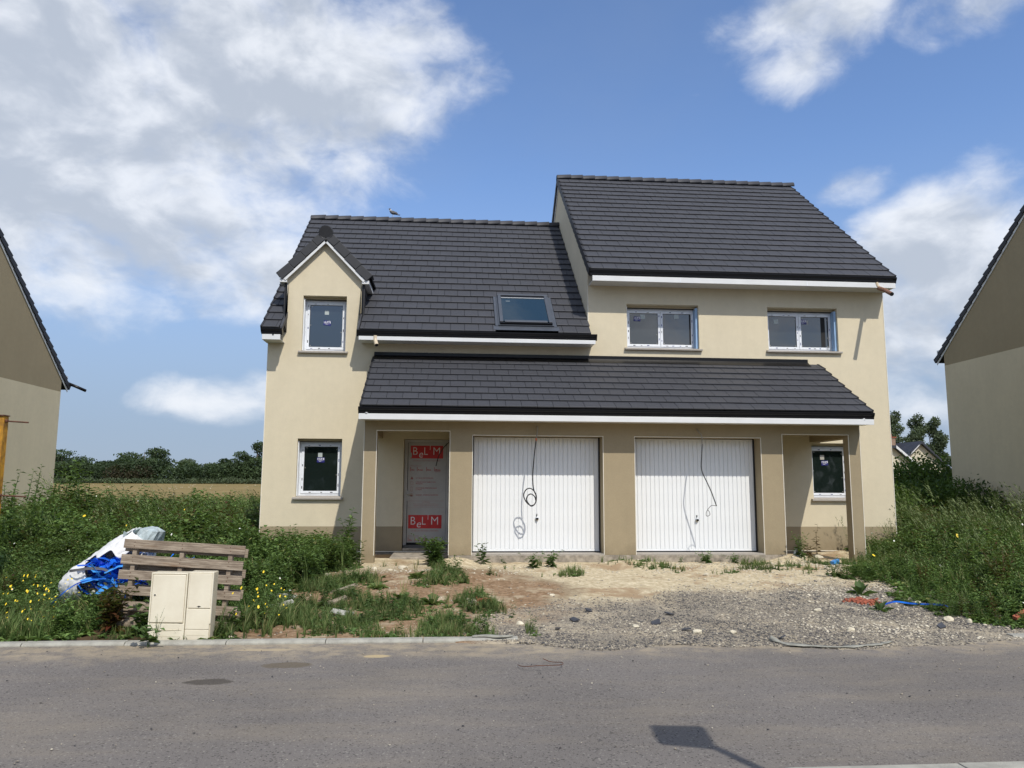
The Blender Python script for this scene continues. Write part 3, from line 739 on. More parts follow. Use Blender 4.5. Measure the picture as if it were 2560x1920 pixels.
# dark tile clad cheeks and their front corner strips
for s, x in ((-1, DX0), (1, DX1)):
    yb = lambda z: (z - 4.33) / SL - .4
    ck_ = MB().prism([(.003, 4.3), (.003, DEZ - .1), (yb(DEZ) + .12, DEZ - .1), (yb(4.45), 4.45)], x - .02 * s, x + .03 * s)
    chk = obj('cheek', ck_, 'dark_tile_edge', dm)
    sl_ = MB()
    for r in range(5):
        z = 4.36 + r * .2; y1_ = yb(z + .12)
        if y1_ > .02: sl_.prism([(x + .032 * s, z), (x + .045 * s, z - .01), (x + .034 * s, z + .2)], .02, y1_ + .1, axis='y')
    obj('cheek_cladding', sl_, 'dark_tile_edge', chk)
    obj('corner_strip', MB().box(x - (.03 if s < 0 else -.0), x + (.0 if s < 0 else .03), -.03, .05, 4.36, DEZ - .126), 'zinc_black', dm)
    obj('corner_strip', MB().box(min(x + .03 * s, x + .055 * s), max(x + .03 * s, x + .055 * s), -.028, .05, 4.36, DEZ - .126), 'dark_tile_edge', dm)
    # boxed eave end, fascia and little gutterless soffit running back
    yq = 1.25
    ex = x + s * .145
    obj('eave_box', MB().prism([(min(x, ex), DEZ - .125), (max(x, ex), DEZ - .125), (max(x, ex), DEZ + (-.06 if s > 0 else .04)), (min(x, ex), DEZ + (.04 if s > 0 else -.06))], -.10, .9, axis='y'), 'pvc_white', dm, bevel=.003)
    # roof slope
    u = Vector((s * .87, 0, -(DRZ - 5.535))).normalized(); nrm = Vector((s * (DRZ - 5.535), 0, .87)).normalized()
    L = math.hypot(.90, (DRZ - 5.535) / .87 * .90)
    sl2 = MB(); p0 = Vector((DPX, 0, DRZ - .03))
    yback = lambda q: (p0 + u * q).z
    A0, A1 = p0 - nrm * .01, p0 + u * L - nrm * .01
    e0 = (A0.z - 4.33) / SL - .4 + .25; e1 = (A1.z - 4.33) / SL - .4 + .25
    th_ = nrm * -.05
    P = [(A0.x, -.08, A0.z), (A1.x, -.08, A1.z), (A1.x, e1, A1.z), (A0.x, e0, A0.z)]
    Q = [tuple(Vector(q) + th_) for q in P]
    sl2.v = P + Q; sl2.f = [(0, 1, 2, 3), (7, 6, 5, 4), (0, 4, 5, 1), (1, 5, 6, 2), (2, 6, 7, 3), (3, 7, 4, 0)]
    rf = obj('dormer_roof', sl2, 'dark_gap', dm)
    # courses of tiles running back
    cs = MB(); g_ = L / 4
    for r in range(4):
        q0, q1 = L - r * g_, L - (r + 1) * g_ - .05
        for yy in np.arange(-.06, 2.3, .285):
            B0 = p0 + u * q0 + nrm * .035; B1 = p0 + u * max(q1, 0) + nrm * .012
            lim = (B1.z - 4.33) / SL - .4 + .1
            if yy > lim: continue
            T0, T1 = B0 + nrm * .022, B1 + nrm * .022; y2 = yy + .281
            i = len(cs.v); cs.v += [(B0.x, yy, B0.z), (B1.x, yy, B1.z), (B1.x, y2, B1.z), (B0.x, y2, B0.z), (T0.x, yy, T0.z), (T1.x, yy, T1.z), (T1.x, y2, T1.z), (T0.x, y2, T0.z)]
            cs.f += [tuple(i + j for j in f) for f in ((0, 1, 2, 3), (7, 6, 5, 4), (0, 4, 5, 1), (3, 2, 6, 7), (0, 3, 7, 4), (1, 5, 6, 2))]
    obj('roof_tiles', cs, 'slate_tile', rf, kind='stuff')
    # four big verge tiles on the front edge
    n4 = 4; seg = (L + .02) / n4
    for r in range(n4):
        q0, q1 = L + .03 - r * seg, L + .03 - (r + 1) * seg + .006
        lo, hi = p0 + u * q0, p0 + u * q1
        up0, up1, dn0, dn1 = nrm * .075, nrm * .055, nrm * -.10, nrm * -.115
        vt = MB(); fr_ = [lo + dn0, hi + dn1, hi + up1, lo + up0]
        vt.v = [(p.x, -.135, p.z) for p in fr_] + [(p.x, -.09, p.z) for p in fr_]
        vt.f = [(0, 1, 2, 3), (7, 6, 5, 4), (0, 4, 5, 1), (1, 5, 6, 2), (2, 6, 7, 3), (3, 7, 4, 0)]
        i = 8; vt.v += [(p.x, yy, p.z) for yy in (-.09, .2) for p in (lo + up0 - nrm * .025, hi + up1 - nrm * .025, hi + up1, lo + up0)]
        vt.f += [tuple(i + j for j in f) for f in ((0, 1, 2, 3), (7, 6, 5, 4), (0, 4, 5, 1), (1, 5, 6, 2), (2, 6, 7, 3), (3, 7, 4, 0))]
        obj('verge_tile', vt, 'slate_shaded', dm, bevel=.006)
    # white barge board below them
    b0, b1 = p0 + u * (L + .0), p0 + u * .02
    bb = MB(); fr_ = [b0 - nrm * .165, b1 - nrm * .165, b1 - nrm * .118, b0 - nrm * .118]
    bb.v = [(p.x, -.115, p.z) for p in fr_] + [(p.x, -.09, p.z) for p in fr_]; bb.f = [(0, 1, 2, 3), (7, 6, 5, 4), (0, 4, 5, 1), (1, 5, 6, 2), (2, 6, 7, 3), (3, 7, 4, 0)]
    obj('barge_board', bb, 'pvc_white', dm)
# dormer ridge with its round end cap
obj('ridge_end', MB().tube([(DPX, -.17, DRZ - .055), (DPX, -.155, DRZ - .05), (DPX, -.13, DRZ - .05)], [.13, .15, .152], 14), 'slate_shaded', dm, smooth=False)
for i in range(6):
    y = -.12 + i * .36
    if y < 1.9: obj('ridge_tile', MB().tube([(DPX, y, DRZ - .045), (DPX, y + .38, DRZ - .055)], [.135, .12], 12), 'slate_tile', dm, smooth=True)
# step tiles where the eave meets the dormer wall
obj('eave_return', MB().prism([(-.46, zL(-.46) - .05), (.0, zL(0) - .05), (.0, zL(0) + .07), (-.46, zL(-.46) + .055)], DX1 - .02, DX1 + .015), 'slate_tile', dm)
obj('eave_return', MB().prism([(-.46, zL(-.46) - .05), (.0, zL(0) - .05), (.0, zL(0) + .07), (-.46, zL(-.46) + .055)], DX0 - .015, DX0 + .03), 'slate_tile', dm)

# --- skylight: built flat, then laid on the slope
sk = obj('skylight', MB().box(0, 1.14, 0, 1.36, .0, .05), 'flash_grey', H)
sk.location = (SKY[0], SKY[2], zL(SKY[2]) + .03); sk.rotation_euler = (math.atan(SL), 0, 0)
SWd, SLn = 1.14, 1.36
mb = MB().box(.03, .10, .06, 1.29, .05, .105).box(SWd - .10, SWd - .03, .06, 1.29, .05, .105).box(.02, SWd - .02, 1.29, 1.35, .05, .11).box(.13, SWd - .13, .05, .13, .05, .105)
obj('skylight_frame', mb, 'flash_grey', sk, bevel=.006)
obj('skylight_seal', MB().box(.105, SWd - .105, 1.21, 1.288, .05, .095), 'zinc_black', sk); obj('skylight_seal', MB().box(.03, SWd - .03, .02, .05, .05, .09), 'zinc_black', sk)
obj('skylight_pane', MB().box(.10, SWd - .10, .13, 1.21, .05, .078), 'skylight_glass', sk)
obj('skylight_trim', MB().box(.105, SWd - .105, 1.195, 1.209, .0785, .092), 'pvc_white', sk)
obj('skylight_print', MB().box(.2, .29, 1.05, 1.062, .078, .0785), 'paper', sk)
# --- flashing apron below and beside the skylight
fl_ = MB().box(-.10, SWd + .10, -.16, .0, .012, .022).box(-.06, .0, .0, SLn, .012, .03).box(SWd, SWd + .06, .0, SLn, .012, .03)
obj('flashing', fl_, 'flash_grey', sk)
obj('roof_mark', MB().box(2.46, 2.50, -.12, -.08, 4.62, 4.64), 'paper_white', H) if False else None

# --- garage wing
wg = -1.592
PL, PR, QL, QR, WL, WR = -1.331, -.02, 6.221, 7.512, -1.562, 7.743
D1, D2 = (.40, 2.80), (3.398, 5.798)
PT, DT, WT = 2.217, 2.146, 2.42
mb = MB()
wall_panel(mb, WL, WR, 0, WT, wg, .2, [(PL, PR, -.1, PT), (D1[0], D1[1], -.1, DT), (D2[0], D2[1], -.1, DT), (QL, QR, -.1, PT)])
for a, b_ in ((WL, PL), (PR, D1[0]), (D1[1], D2[0]), (D2[1], QL), (QR, WR)): mb.poly([(a, wg, 0), (a, wg + .2, 0), (b_, wg + .2, 0), (b_, wg, 0)])
mb.poly([(WL, wg, 0), (WL, wg, WT), (WL, wg + .2, WT), (WL, wg + .2, 0)]); mb.poly([(WR, wg, 0), (WR, wg + .2, 0), (WR, wg + .2, WT), (WR, wg, WT)])
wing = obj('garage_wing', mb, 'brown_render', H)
# deep reveals behind the door openings
rv = MB(); ye_ = wg + .2; yd = -1.24
for a, b_ in (D1, D2):
    rv.box(a - .15, a - .0, ye_ + .001, yd, 0, DT); rv.box(b_, b_ + .15, ye_ + .001, yd, 0, DT); rv.box(a - .15, b_ + .15, ye_ + .001, yd, DT + .0, DT + .2)
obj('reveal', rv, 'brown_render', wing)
# porch posts continue below the floor line, and the side beams back to the house
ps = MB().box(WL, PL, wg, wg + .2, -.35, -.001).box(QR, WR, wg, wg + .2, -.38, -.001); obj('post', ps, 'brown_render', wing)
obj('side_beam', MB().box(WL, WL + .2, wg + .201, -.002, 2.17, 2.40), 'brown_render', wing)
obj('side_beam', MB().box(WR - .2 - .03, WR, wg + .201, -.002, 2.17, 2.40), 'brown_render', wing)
sw_ = MB().box(PR, PR + .15, wg + .201, .3, -.05, 2.6).box(QL - .15, QL, wg + .201, -.002, -.05, 2.6); obj('side_wall', sw_, 'cream_render', wing)
sb = MB().box(PR - .0035, PR, wg + .201, .2, -.05, ZB).box(QL, QL + .0035, wg + .201, -.002, -.05, ZB)
obj('base_band', sb, 'brown_render', wing)
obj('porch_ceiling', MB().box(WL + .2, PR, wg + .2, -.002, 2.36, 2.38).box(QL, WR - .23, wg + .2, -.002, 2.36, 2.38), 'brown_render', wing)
# corner beads round the openings
bd = MB(); q = .009; yb_ = wg - .004
for (a, b_, z1) in ((PL, PR, PT), (D1[0], D1[1], DT), (D2[0], D2[1], DT), (QL, QR, PT)):
    bd.box(a - q, a + .001, yb_, wg + .002, -.0 if b_ != QR else -.0, z1 + q); bd.box(b_ - .001, b_ + q, yb_, wg + .002, 0, z1 + q); bd.box(a + .001, b_ - .001, yb_, wg + .002, z1 - .001, z1 + q)
bd.box(WL - .003, WL + .006, yb_, wg + .002, -.2, WT); bd.box(WR - .006, WR + .003, yb_, wg + .002, -.2, WT)
obj('corner_bead', bd, 'bead', wing)
# concrete base strip, sills under the garage doors, porch step
cb = MB().box(PR - .0, QL + .0, wg - .012, wg + .3, -.4, -.004)
obj('concrete_base', cb, 'concrete', wing, bevel=.006)
obj('threshold', MB().box(D1[0], D1[1], wg - .006, -1.2, -.003, .022).box(D2[0], D2[1], wg - .006, -1.2, -.003, .022), 'sill_stone', wing)
stp = MB().box(-1.10, PR - .002, -1.05, .0, -.5, -.075).box(-.94, -.03, -.0, .3, -.055, .005); obj('porch_step', stp, 'concrete', wing, bevel=.02)
# lean-to roof
WYE = -2.03; WSL = .60
rw = obj('roof', MB().prism([(-1.95, zW(-1.95) - .13), (-1.95, zW(-1.95) - .03), (-.0, zW(0) - .03), (-.0, zW(0) - .13)], WL - .02, WR + .02), 'dark_gap', wing, label='lean-to roof of dark tiles over the garages')
WRX0, WRX1 = WL - .05, WR + .05
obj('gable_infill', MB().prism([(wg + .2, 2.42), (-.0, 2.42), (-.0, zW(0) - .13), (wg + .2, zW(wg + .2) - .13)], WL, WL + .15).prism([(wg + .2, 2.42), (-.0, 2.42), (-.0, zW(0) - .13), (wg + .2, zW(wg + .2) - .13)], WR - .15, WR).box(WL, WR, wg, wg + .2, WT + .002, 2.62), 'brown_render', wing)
fascia(wing, WL - .06, WR + .06, -2.02, 2.487, 2.385, wg); gutter(wing, WRX0 - .02, WRX1 + .02, -1.925, 2.605)
obj('spout', MB().tube([(-1.49, -1.98, 2.50), (-1.49, -1.99, 2.47)], .04, 12), 'galvanised', wing, smooth=True)
obj('spout', MB().tube([(7.62, -1.98, 2.50), (7.62, -1.99, 2.46)], .035, 12), 'galvanised', wing, smooth=True)
def x_roof(parent): pass
roof_tiles(wing_roof := rw, WRX0 + .02, WRX1 - .02, WYE, zW(WYE), WSL, 8, .292, single=lambda r, c: True) if False else None
WG = 2.32 / 8
# the wing tiles: every one is its own piece (lifted out of roof > tile so nothing goes past three levels)
rw.parent = H
_s = roof_tiles
_s(rw, WRX0 + .02, WRX1 - .02, WYE, zW(WYE), WSL, 8, WG, single=lambda r, c: True)
verge(rw, WRX0, .04, WYE, zW(WYE), WSL, 8, WG, drop=.10); verge(rw, WRX1 - .04, .04, WYE, zW(WYE), WSL, 8, WG, drop=.10)
obj('flashing', MB().box(WRX0 + .03, WRX1 - .25, -.035, -.002, 3.83, 3.93).prism([(-.19, zW(-.19) + .055), (-.035, 3.865), (-.035, 3.845), (-.19, zW(-.19) + .045)], WRX0 + .03, WRX1 - .25), 'zinc_black', rw)

# --- garage doors: ribbed steel, every rib a panel
def garage_door(x0, x1, lockx, lockz):
    z0, z1 = .045, DT - .012; y = -1.27
    fr = MB().box(x0 + .004, x0 + .022, y - .02, y + .04, .024, z1 + .01).box(x1 - .022, x1 - .004, y - .02, y + .04, .024, z1 + .01)
    g_ = obj('garage_door', MB().box(x0 + .024, x1 - .024, y + .012, y + .03, z0, z1), 'door_white', H)
    obj('door_seal', fr.box(x0 + .024, x1 - .024, y - .0, y + .03, .024, .042), 'rubber', g_)
    a, b_ = x0 + .026, x1 - .026; n = 28; wd = (b_ - a) / n
    rib = MB().prism([(.003, .012), (.010, .000), (wd - .010, .000), (wd - .003, .012)], z0 + .035, z1 - .02, axis='z')
    rib.v = [(v[0], v[1], v[2]) for v in rib.v]
    me = mesh('panel', rib, 'door_white')
    for i in range(n):
        o = bpy.data.objects.new('panel', me); COL.objects.link(o); o.parent = g_; o.location = (a + i * wd, y - .002, 0)
    obj('door_rail', MB().box(a, b_, y - .003, y + .012, z0, z0 + .033), 'door_white', g_, bevel=.003); obj('door_rail', MB().box(a, b_, y - .003, y + .012, z1 - .019, z1), 'door_white', g_, bevel=.003)
    lk = MB().tube([(lockx, y - .004, lockz), (lockx, y - .03, lockz), (lockx, y - .034, lockz)], [.034, .032, .02], 14)
    obj('lock', lk, 'steel', g_, smooth=False)
    obj('handle', MB().tube([(lockx, y - .03, lockz), (lockx, y - .05, lockz)], [.012, .022], 10).box(lockx - .008, lockx + .006, y - .02, y - .004, lockz + .05, lockz + .09), 'zinc_black', g_)
    return g_
garage_door(D1[0], D1[1], 1.61, .635); garage_door(D2[0], D2[1], 4.64, .615)

# --- front door with its printed protective film
dr = obj('front_door', MB().box(-.86, -.09, .225, .28, .10, 2.10), 'door_film', H)
obj('door_frame', MB().box(-.935, -.87, .2, .3, .02, 2.165).box(-.085, -.035, .2, .3, .02, 2.165).box(-.87, -.085, .2, .3, 2.105, 2.165), 'door_film', dr, bevel=.004)
obj('door_gap', MB().box(-.87, -.86, .24, .3, .1, 2.105).box(-.09, -.085, .24, .3, .1, 2.105).box(-.87, -.085, .235, .3, .055, .10), 'dark_gap', dr)
obj('threshold', MB().box(-.93, -.04, .12, .3, .006, .054), 'door_grey', dr)
yt = .2235
def panel_red(z0, z1, x0=-.815, x1=-.155):
    obj('sticker', MB().box(x0, x1, yt - .001, yt + .002, z0, z1), 'sticker_red', dr)
    hh = z1 - z0; zb = z0 + hh * .28
    text('B', .235 * hh / .27, 'lettering_white', dr, (x0 + .035, yt - .002, zb), sx=.88, bold=-.002)
    text('e', .225 * hh / .27, 'lettering_white', dr, (x0 + .155, yt - .002, zb - .055), sx=.95, shear=.2, bold=-.001)
    text('L', .235 * hh / .27, 'lettering_white', dr, (x0 + .262, yt - .002, zb), sx=.82, bold=-.002)
    obj('lettering', MB().box(x0 + .392, x0 + .400, yt - .003, yt - .001, zb + .10, z1 + .012), 'lettering_white', dr)
    text('M', .235 * hh / .27, 'lettering_white', dr, (x0 + .445, yt - .002, zb), sx=.95, bold=-.002)
panel_red(1.785, 2.045); panel_red(.378, .645, -.835, -.165)
text("LES BELLES HISTOIRES D'ENTRÉES", .040, 'print_pale_red', dr, (-.485, yt - .001, 1.725), align='CENTER', sx=.93)
text("LES BELLES HISTOIRES D'ENTRÉES", .040, 'print_pale_red', dr, (-.50, yt - .001, .318), align='CENTER', sx=.93)
for zz, xo in ((1.55, 0), (.145, -.02)):
    text('Portes d\'entrée', .034, 'print_pale_red', dr, (-.81 + xo, yt - .001, zz + .075))
    bars = MB()
    for xq, s_ in ((-.815, 'Alu'), (-.68, 'Acier'), (-.49, 'Bois'), (-.33, 'Mixte')):
        bars.box(xq + xo, xq + xo + .009, yt - .001, yt + .002, zz - .025, zz + .06)
        text(s_, .047, 'print_red', dr, (xq + xo + .02, yt - .001, zz - .012), bold=.0008)
    text('bois-alu', .034, 'print_red', dr, (-.31 + xo, yt - .001, zz - .040))
    obj('print_bar', bars, 'print_red', dr)
for s_, zz in (("N°1 DE LA PORTE D'ENTRÉE", 1.375), ("CONCEPTION ET FABRICATION", 1.295), ("FRANÇAISE", 1.262), ("UN MATÉRIAU PERSONNALISABLE", 1.175), ("À L'INFINI", 1.142), ("CONFORT, SÉCURITÉ & ÉCONOMIES", 1.035)):
    text(s_, .031, 'print_red', dr, (-.70, yt - .001, zz), sx=.90)
ic = MB().box(-.80, -.755, yt - .001, yt + .002, 1.36, 1.366).box(-.80, -.75, yt - .001, yt + .002, 1.25, 1.254).box(-.80, -.75, yt - .001, yt + .002, 1.31, 1.314).box(-.80, -.796, yt - .001, yt + .002, 1.254, 1.31).box(-.754, -.75, yt - .001, yt + .002, 1.254, 1.31)
ic.box(-.80, -.76, yt - .001, yt + .002, 1.12, 1.124).box(-.80, -.76, yt - .001, yt + .002, 1.206, 1.21).box(-.80, -.796, yt - .001, yt + .002, 1.124, 1.206).box(-.764, -.76, yt - .001, yt + .002, 1.124, 1.206)
ic.poly([(-.81, yt - .001, 1.366), (-.745, yt - .001, 1.366), (-.778, yt - .001, 1.42)])
for a_ in range(4):
    M = Matrix.Translation((-.78, yt, 1.045)) @ Matrix.Rotation(a_ * math.pi / 4, 4, 'Y'); ic.box(-.035, .035, -.001 - .0003 * a_, .002, -.005, .005, M)
obj('print_icon', ic, 'print_pale_red', dr)
ln = MB().box(-.845, -.12, yt - .001, yt + .002, .925, .928).box(-.845, -.12, yt - .001, yt + .002, .80, .803); obj('print_line', ln, 'print_pale_red', dr)
text('ATTENTION', .026, 'print_pale_red', dr, (-.485, yt - .001, .893), align='CENTER')
text("Pensez à retirer le film de protection aussitôt la pose", .026, 'print_pale_red', dr, (-.485, yt - .001, .858), align='CENTER', sx=.9)
text("de la porte pour éviter toute altération de la surface", .026, 'print_pale_red', dr, (-.485, yt - .001, .825), align='CENTER', sx=.9)
hd = MB().box(-.878, -.845, .207, .222, .93, 1.13).tube([(-.862, .21, 1.055), (-.862, .165, 1.055), (-.85, .158, 1.055), (-.755, .158, 1.055)], .009, 8).tube([(-.862, .206, .965), (-.862, .198, .965)], .016, 10)
obj('handle', hd, 'steel', dr)
obj('paper_label', MB().box(-.84, -.79, yt - .002, yt + .001, 1.80, 1.90), 'paper', dr)

# ------------------------------------------------------------------ cables hanging from the wing
def smooth_pts(p, n=6):
    p = [Vector(q) for q in p]; out = []
    for i in range(len(p) - 1):
        a, b_, c_, d = p[max(i - 1, 0)], p[i], p[i + 1], p[min(i + 2, len(p) - 1)]
        for j in range(n):
            t = j / n; out.append(.5 * ((2 * b_) + (-a + c_) * t + (2 * a - 5 * b_ + 4 * c_ - d) * t * t + (-a + 3 * b_ - 3 * c_ + d) * t ** 3))
    return out + [p[-1]]
c1 = thing('electric_cable', 'black cable with its end coiled hanging over the left garage door', 'cable', (1.588, -1.6, 2.317))
O1 = Vector((1.588, -1.6, 2.317))
P = [(1.588, -1.6, 2.317), (1.575, -1.66, 2.22), (1.55, -1.70, 2.088)]
obj('cable_sheath', MB().tube([Vector(p) - O1 for p in smooth_pts(P)], .011, 8), 'cable_grey', c1, smooth=True)
obj('tape', MB().tube([Vector(p) - O1 for p in ((1.55, -1.70, 2.10), (1.548, -1.70, 2.05))], .013, 8), 'orange_plastic', c1)
P = [(1.55, -1.70, 2.088), (1.508, -1.72, 1.747), (1.485, -1.72, 1.408), (1.50, -1.72, 1.183), (1.545, -1.715, 1.06), (1.535, -1.70, .93), (1.46, -1.69, .885), (1.37, -1.68, .95), (1.325, -1.68, 1.07), (1.37, -1.69, 1.17), (1.45, -1.70, 1.19), (1.52, -1.72, 1.13), (1.55, -1.73, 1.04),
     (1.53, -1.74, .93), (1.46, -1.74, .875), (1.40, -1.74, .93), (1.37, -1.74, 1.0), (1.40, -1.74, 1.07), (1.46, -1.74, 1.09), (1.52, -1.74, 1.04), (1.54, -1.74, .97)]
obj('cable_core', MB().tube([Vector(p) - O1 for p in smooth_pts(P)], .0105, 8), 'cable_black', c1, smooth=True)
O2 = Vector((4.57, -1.6, 2.305)); c2_ = thing('electric_cable', 'black cable hanging in a bend with thin loose wire over the right garage door', 'cable', O2)
P = [(4.57, -1.6, 2.305), (4.60, -1.66, 2.24), (4.626, -1.72, 2.175), (4.633, -1.74, 2.02)]
obj('cable_sheath', MB().tube([Vector(p) - O2 for p in smooth_pts(P)], .010, 8), 'cable_grey', c2_, smooth=True)
P = [(4.633, -1.74, 2.02), (4.597, -1.78, 1.77), (4.585, -1.80, 1.539), (4.667, -1.84, 1.311), (4.735, -1.86, 1.14), (4.816, -1.88, .89)]
obj('cable_core', MB().tube([Vector(p) - O2 for p in smooth_pts(P)], .010, 8), 'cable_black', c2_, smooth=True)
P = [(4.816, -1.88, .89), (4.74, -1.86, .90), (4.683, -1.86, .855), (4.637, -1.85, .784), (4.63, -1.85, .72), (4.665, -1.85, .71), (4.70, -1.85, .74), (4.68, -1.85, .80), (4.66, -1.84, .82)]
obj('loose_wire', MB().tube([Vector(p) - O2 for p in smooth_pts(P)], .005, 6), 'cable_black', c2_, smooth=True)
O3 = Vector((-.05, -.02, 2.10)); c3 = tag(obj('electric_cable', MB().tube([Vector(p) - O3 for p in smooth_pts([(-.02, -.02, 2.12), (-.14, -.12, 1.995), (-.236, -.12, 1.829), (-.29, -.12, 1.623)])], .009, 8), 'cable_black', smooth=True), 'short black cable end sticking out beside the red and white front door', 'cable'); c3.location = O3

# ------------------------------------------------------------------ neighbour houses (gable walls towards the camera's sides)
def neighbour(label, xg, s, zf, ztop, wallm, gm_, y0=0., y1=8.6, floor=-.5, spoutm='zinc_black'):
    """gable wall plane x = xg, house on side s (-1: to the left)"""
    h = thing('neighbour_house', label, 'house', (xg, 4.3, 0)); o_ = Vector((xg, 4.3, 0)); wd = 9.
    def P_(mb_): mb_.v = [tuple(Vector(v) - o_) for v in mb_.v]; return mb_
    lo, hi = sorted((xg, xg + s * wd))
    ze = zf(y1)
    obj('wall', P_(MB().box(lo, hi, y0, y1, .38, ztop)), wallm, h)
    obj('base_band', P_(MB().box(lo + .004, hi - .004, y0 + .004, y1 - .004, -.05, .378)), 'brown_render', h)
    obj('footing', P_(MB().box(lo + .03, hi - .03, y0 + .03, y1 - .03, floor, -.052)), 'concrete', h)
    tri = [(y0, ztop + .001), (y1, ztop + .001), (y1, max(zf(y1) - .03, ztop + .01)), (4.3, zf(4.3) - .03), (y0, max(zf(y0) - .03, ztop + .01))]
    obj('gable', P_(MB().prism(tri, lo + .002, hi - .002)), gm_, h)
    ov = .06
    r0, r1 = (lo - .0, hi + ov) if s < 0 else (lo - ov, hi)
    mb_ = MB(); t = .03
    rf_ = obj('roof', P_(MB().prism([(y0 - .38, zf(y0 - .38) - .13), (y0 - .38, zf(y0 - .38) - t), (4.3, zf(4.3) - t), (y1 + .38, zf(y1 + .38) - t), (y1 + .38, zf(y1 + .38) - .13), (4.3, zf(4.3) - .13)], r0 + .02, r1 - .02)), 'dark_gap', h)
    sa, ca = math.sin(math.atan(SL)), CA
    for back in (0, 1):
        mb_ = MB()
        for r in range(19):
            q = r * TG; y = (y0 - .46 + q * ca) if not back else (y1 + .46 - q * ca); z = zf(y0 - .46) + q * sa; d = 1 if not back else -1
            mb_.prism([(y, z + .0), (y, z + .05), (y + d * .30, z + .05 + .21), (y + d * .30, z + .19)], r0 + .045, r1 - .045)
        obj('roof_tiles', P_(mb_), 'slate_tile', rf_, kind='stuff')
    xv = r1 - .05 if s < 0 else r0
    cont = bpy.data.objects.new('verge_set', None)
    tmp = []
    for back in (True, False):
        ang = math.atan(SL) * (-1 if back else 1); tilt = math.atan(.036 / TG) * (-1 if back else 1); sg = -1 if back else 1
        me = mesh('verge_tile', MB().prism([(0, -.11), (sg * .34, -.11), (sg * .34, .03), (0, .048)], 0, .05), 'dark_tile_edge')
        for r in range(19):
            q = r * TG; y = (y1 + .46 - q * ca) if back else (y0 - .46 + q * ca); z = zf(y0 - .46) + q * sa
            o = bpy.data.objects.new('verge_tile', me); COL.objects.link(o); o.parent = rf_; o.location = Vector((xv, y, z + .03)) - o_; o.rotation_euler = (ang - tilt, 0, 0)
    bb = MB(); bx = xg + (-s) * .004; bx1 = bx + (-s) * .02
    for ya, yb2 in ((y0 - .36, 4.3), (4.3, y1 + .36)):
        bb.prism([(ya, zf(ya) - .22), (ya, zf(ya) - .11), (yb2, zf(yb2) - .11), (yb2, zf(yb2) - .22)], min(bx, bx1), max(bx, bx1))
    obj('barge_board', P_(bb), 'pvc_white', h)
    obj('fascia', P_(MB().box(lo, hi, y1 + .002, y1 + .36, ze - .22, ze - .02).box(lo, hi, y0 - .36, y0 - .002, ze - .22, ze - .02)), 'pvc_white', h)
    zr_ = zf(4.3)
    pm = MB(); 
    obj('ridge_tiles', P_(MB().tube([(r0, 4.3, zr_ + .02), (r1, 4.3, zr_ + .02)], .12, 10)), 'slate_tile', rf_, kind='stuff')
    # outlet pipe of the rear gutter
    if s < 0:
        pts = [(xg - .02, y1 + .42, ze - .23), (xg + .2, y1 + .46, ze - .32), (xg + .5, y1 + .5, ze - .45)]
        sp_ = obj('spout', P_(MB().tube(pts, .045, 10)), spoutm, h, smooth=True)
    return h
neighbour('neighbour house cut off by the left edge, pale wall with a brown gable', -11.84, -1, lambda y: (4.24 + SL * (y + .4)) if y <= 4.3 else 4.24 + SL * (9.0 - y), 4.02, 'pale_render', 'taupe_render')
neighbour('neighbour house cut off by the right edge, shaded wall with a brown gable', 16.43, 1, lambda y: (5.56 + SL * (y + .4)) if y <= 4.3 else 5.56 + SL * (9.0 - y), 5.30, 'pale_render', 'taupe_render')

# ------------------------------------------------------------------ vegetation builders
def leaf_tris(base, direction, length, width, up, tint, V, F, T, droop=.0):
    side = np.cross(direction, up); side /= (np.linalg.norm(side) + 1e-9); i = len(V)
    mid = base + direction * length * .45; tip = base + direction * length + np.array([0, 0, -droop * length])
    V += [base, mid + side * width / 2 + np.array([0, 0, .12 * width]), tip, mid - side * width / 2 + np.array([0, 0, .12 * width])]
    F += [(i, i + 1, i + 2), (i, i + 2, i + 3)]; T += [tint] * 4
def unit(v): v = np.asarray(v, float); return v / (np.linalg.norm(v) + 1e-9)
def tpl_weed(rg, n_stem=3, n_leaf=13, h=1., ll=.11, lw=.034, spread=.25, stemw=.008):
    V, F, T = [], [], []
    for s in range(n_stem):
        a = rg.uniform(0, 6.28); lean = rg.uniform(.05, spread); H_ = h * rg.uniform(.65, 1.)
        bx, by = rg.uniform(-.06, .06, 2); tt = rg.uniform(0, .9)
        P = lambda t: np.array([bx + math.cos(a) * lean * t * t * H_ * 1.2, by + math.sin(a) * lean * t * t * H_ * 1.2, H_ * t])
        for q in range(3):      # thin stem ribbon
            p, p2 = P(q / 3), P((q + 1) / 3); i = len(V); w_ = stemw * (1 - q / 4)
            V += [p + [w_, 0, 0], p + [-w_, 0, 0], p2 + [0, w_ * .6, 0]]; F.append((i, i + 1, i + 2)); T += [.3] * 3
        for l in range(n_leaf):
            t = (l + 1.5) / (n_leaf + 1.5); az_ = l * 2.4 + rg.uniform(-.5, .5); e = rg.uniform(-.1, .8)
            d = unit([math.cos(az_) * math.cos(e), math.sin(az_) * math.cos(e), math.sin(e)])
            k_ = (1.15 - .55 * t) * rg.uniform(.7, 1.25)
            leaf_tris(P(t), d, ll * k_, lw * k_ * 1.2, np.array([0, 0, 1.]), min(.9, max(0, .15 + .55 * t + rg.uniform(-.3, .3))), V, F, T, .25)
    return np.array(V), np.array(F), np.array(T)
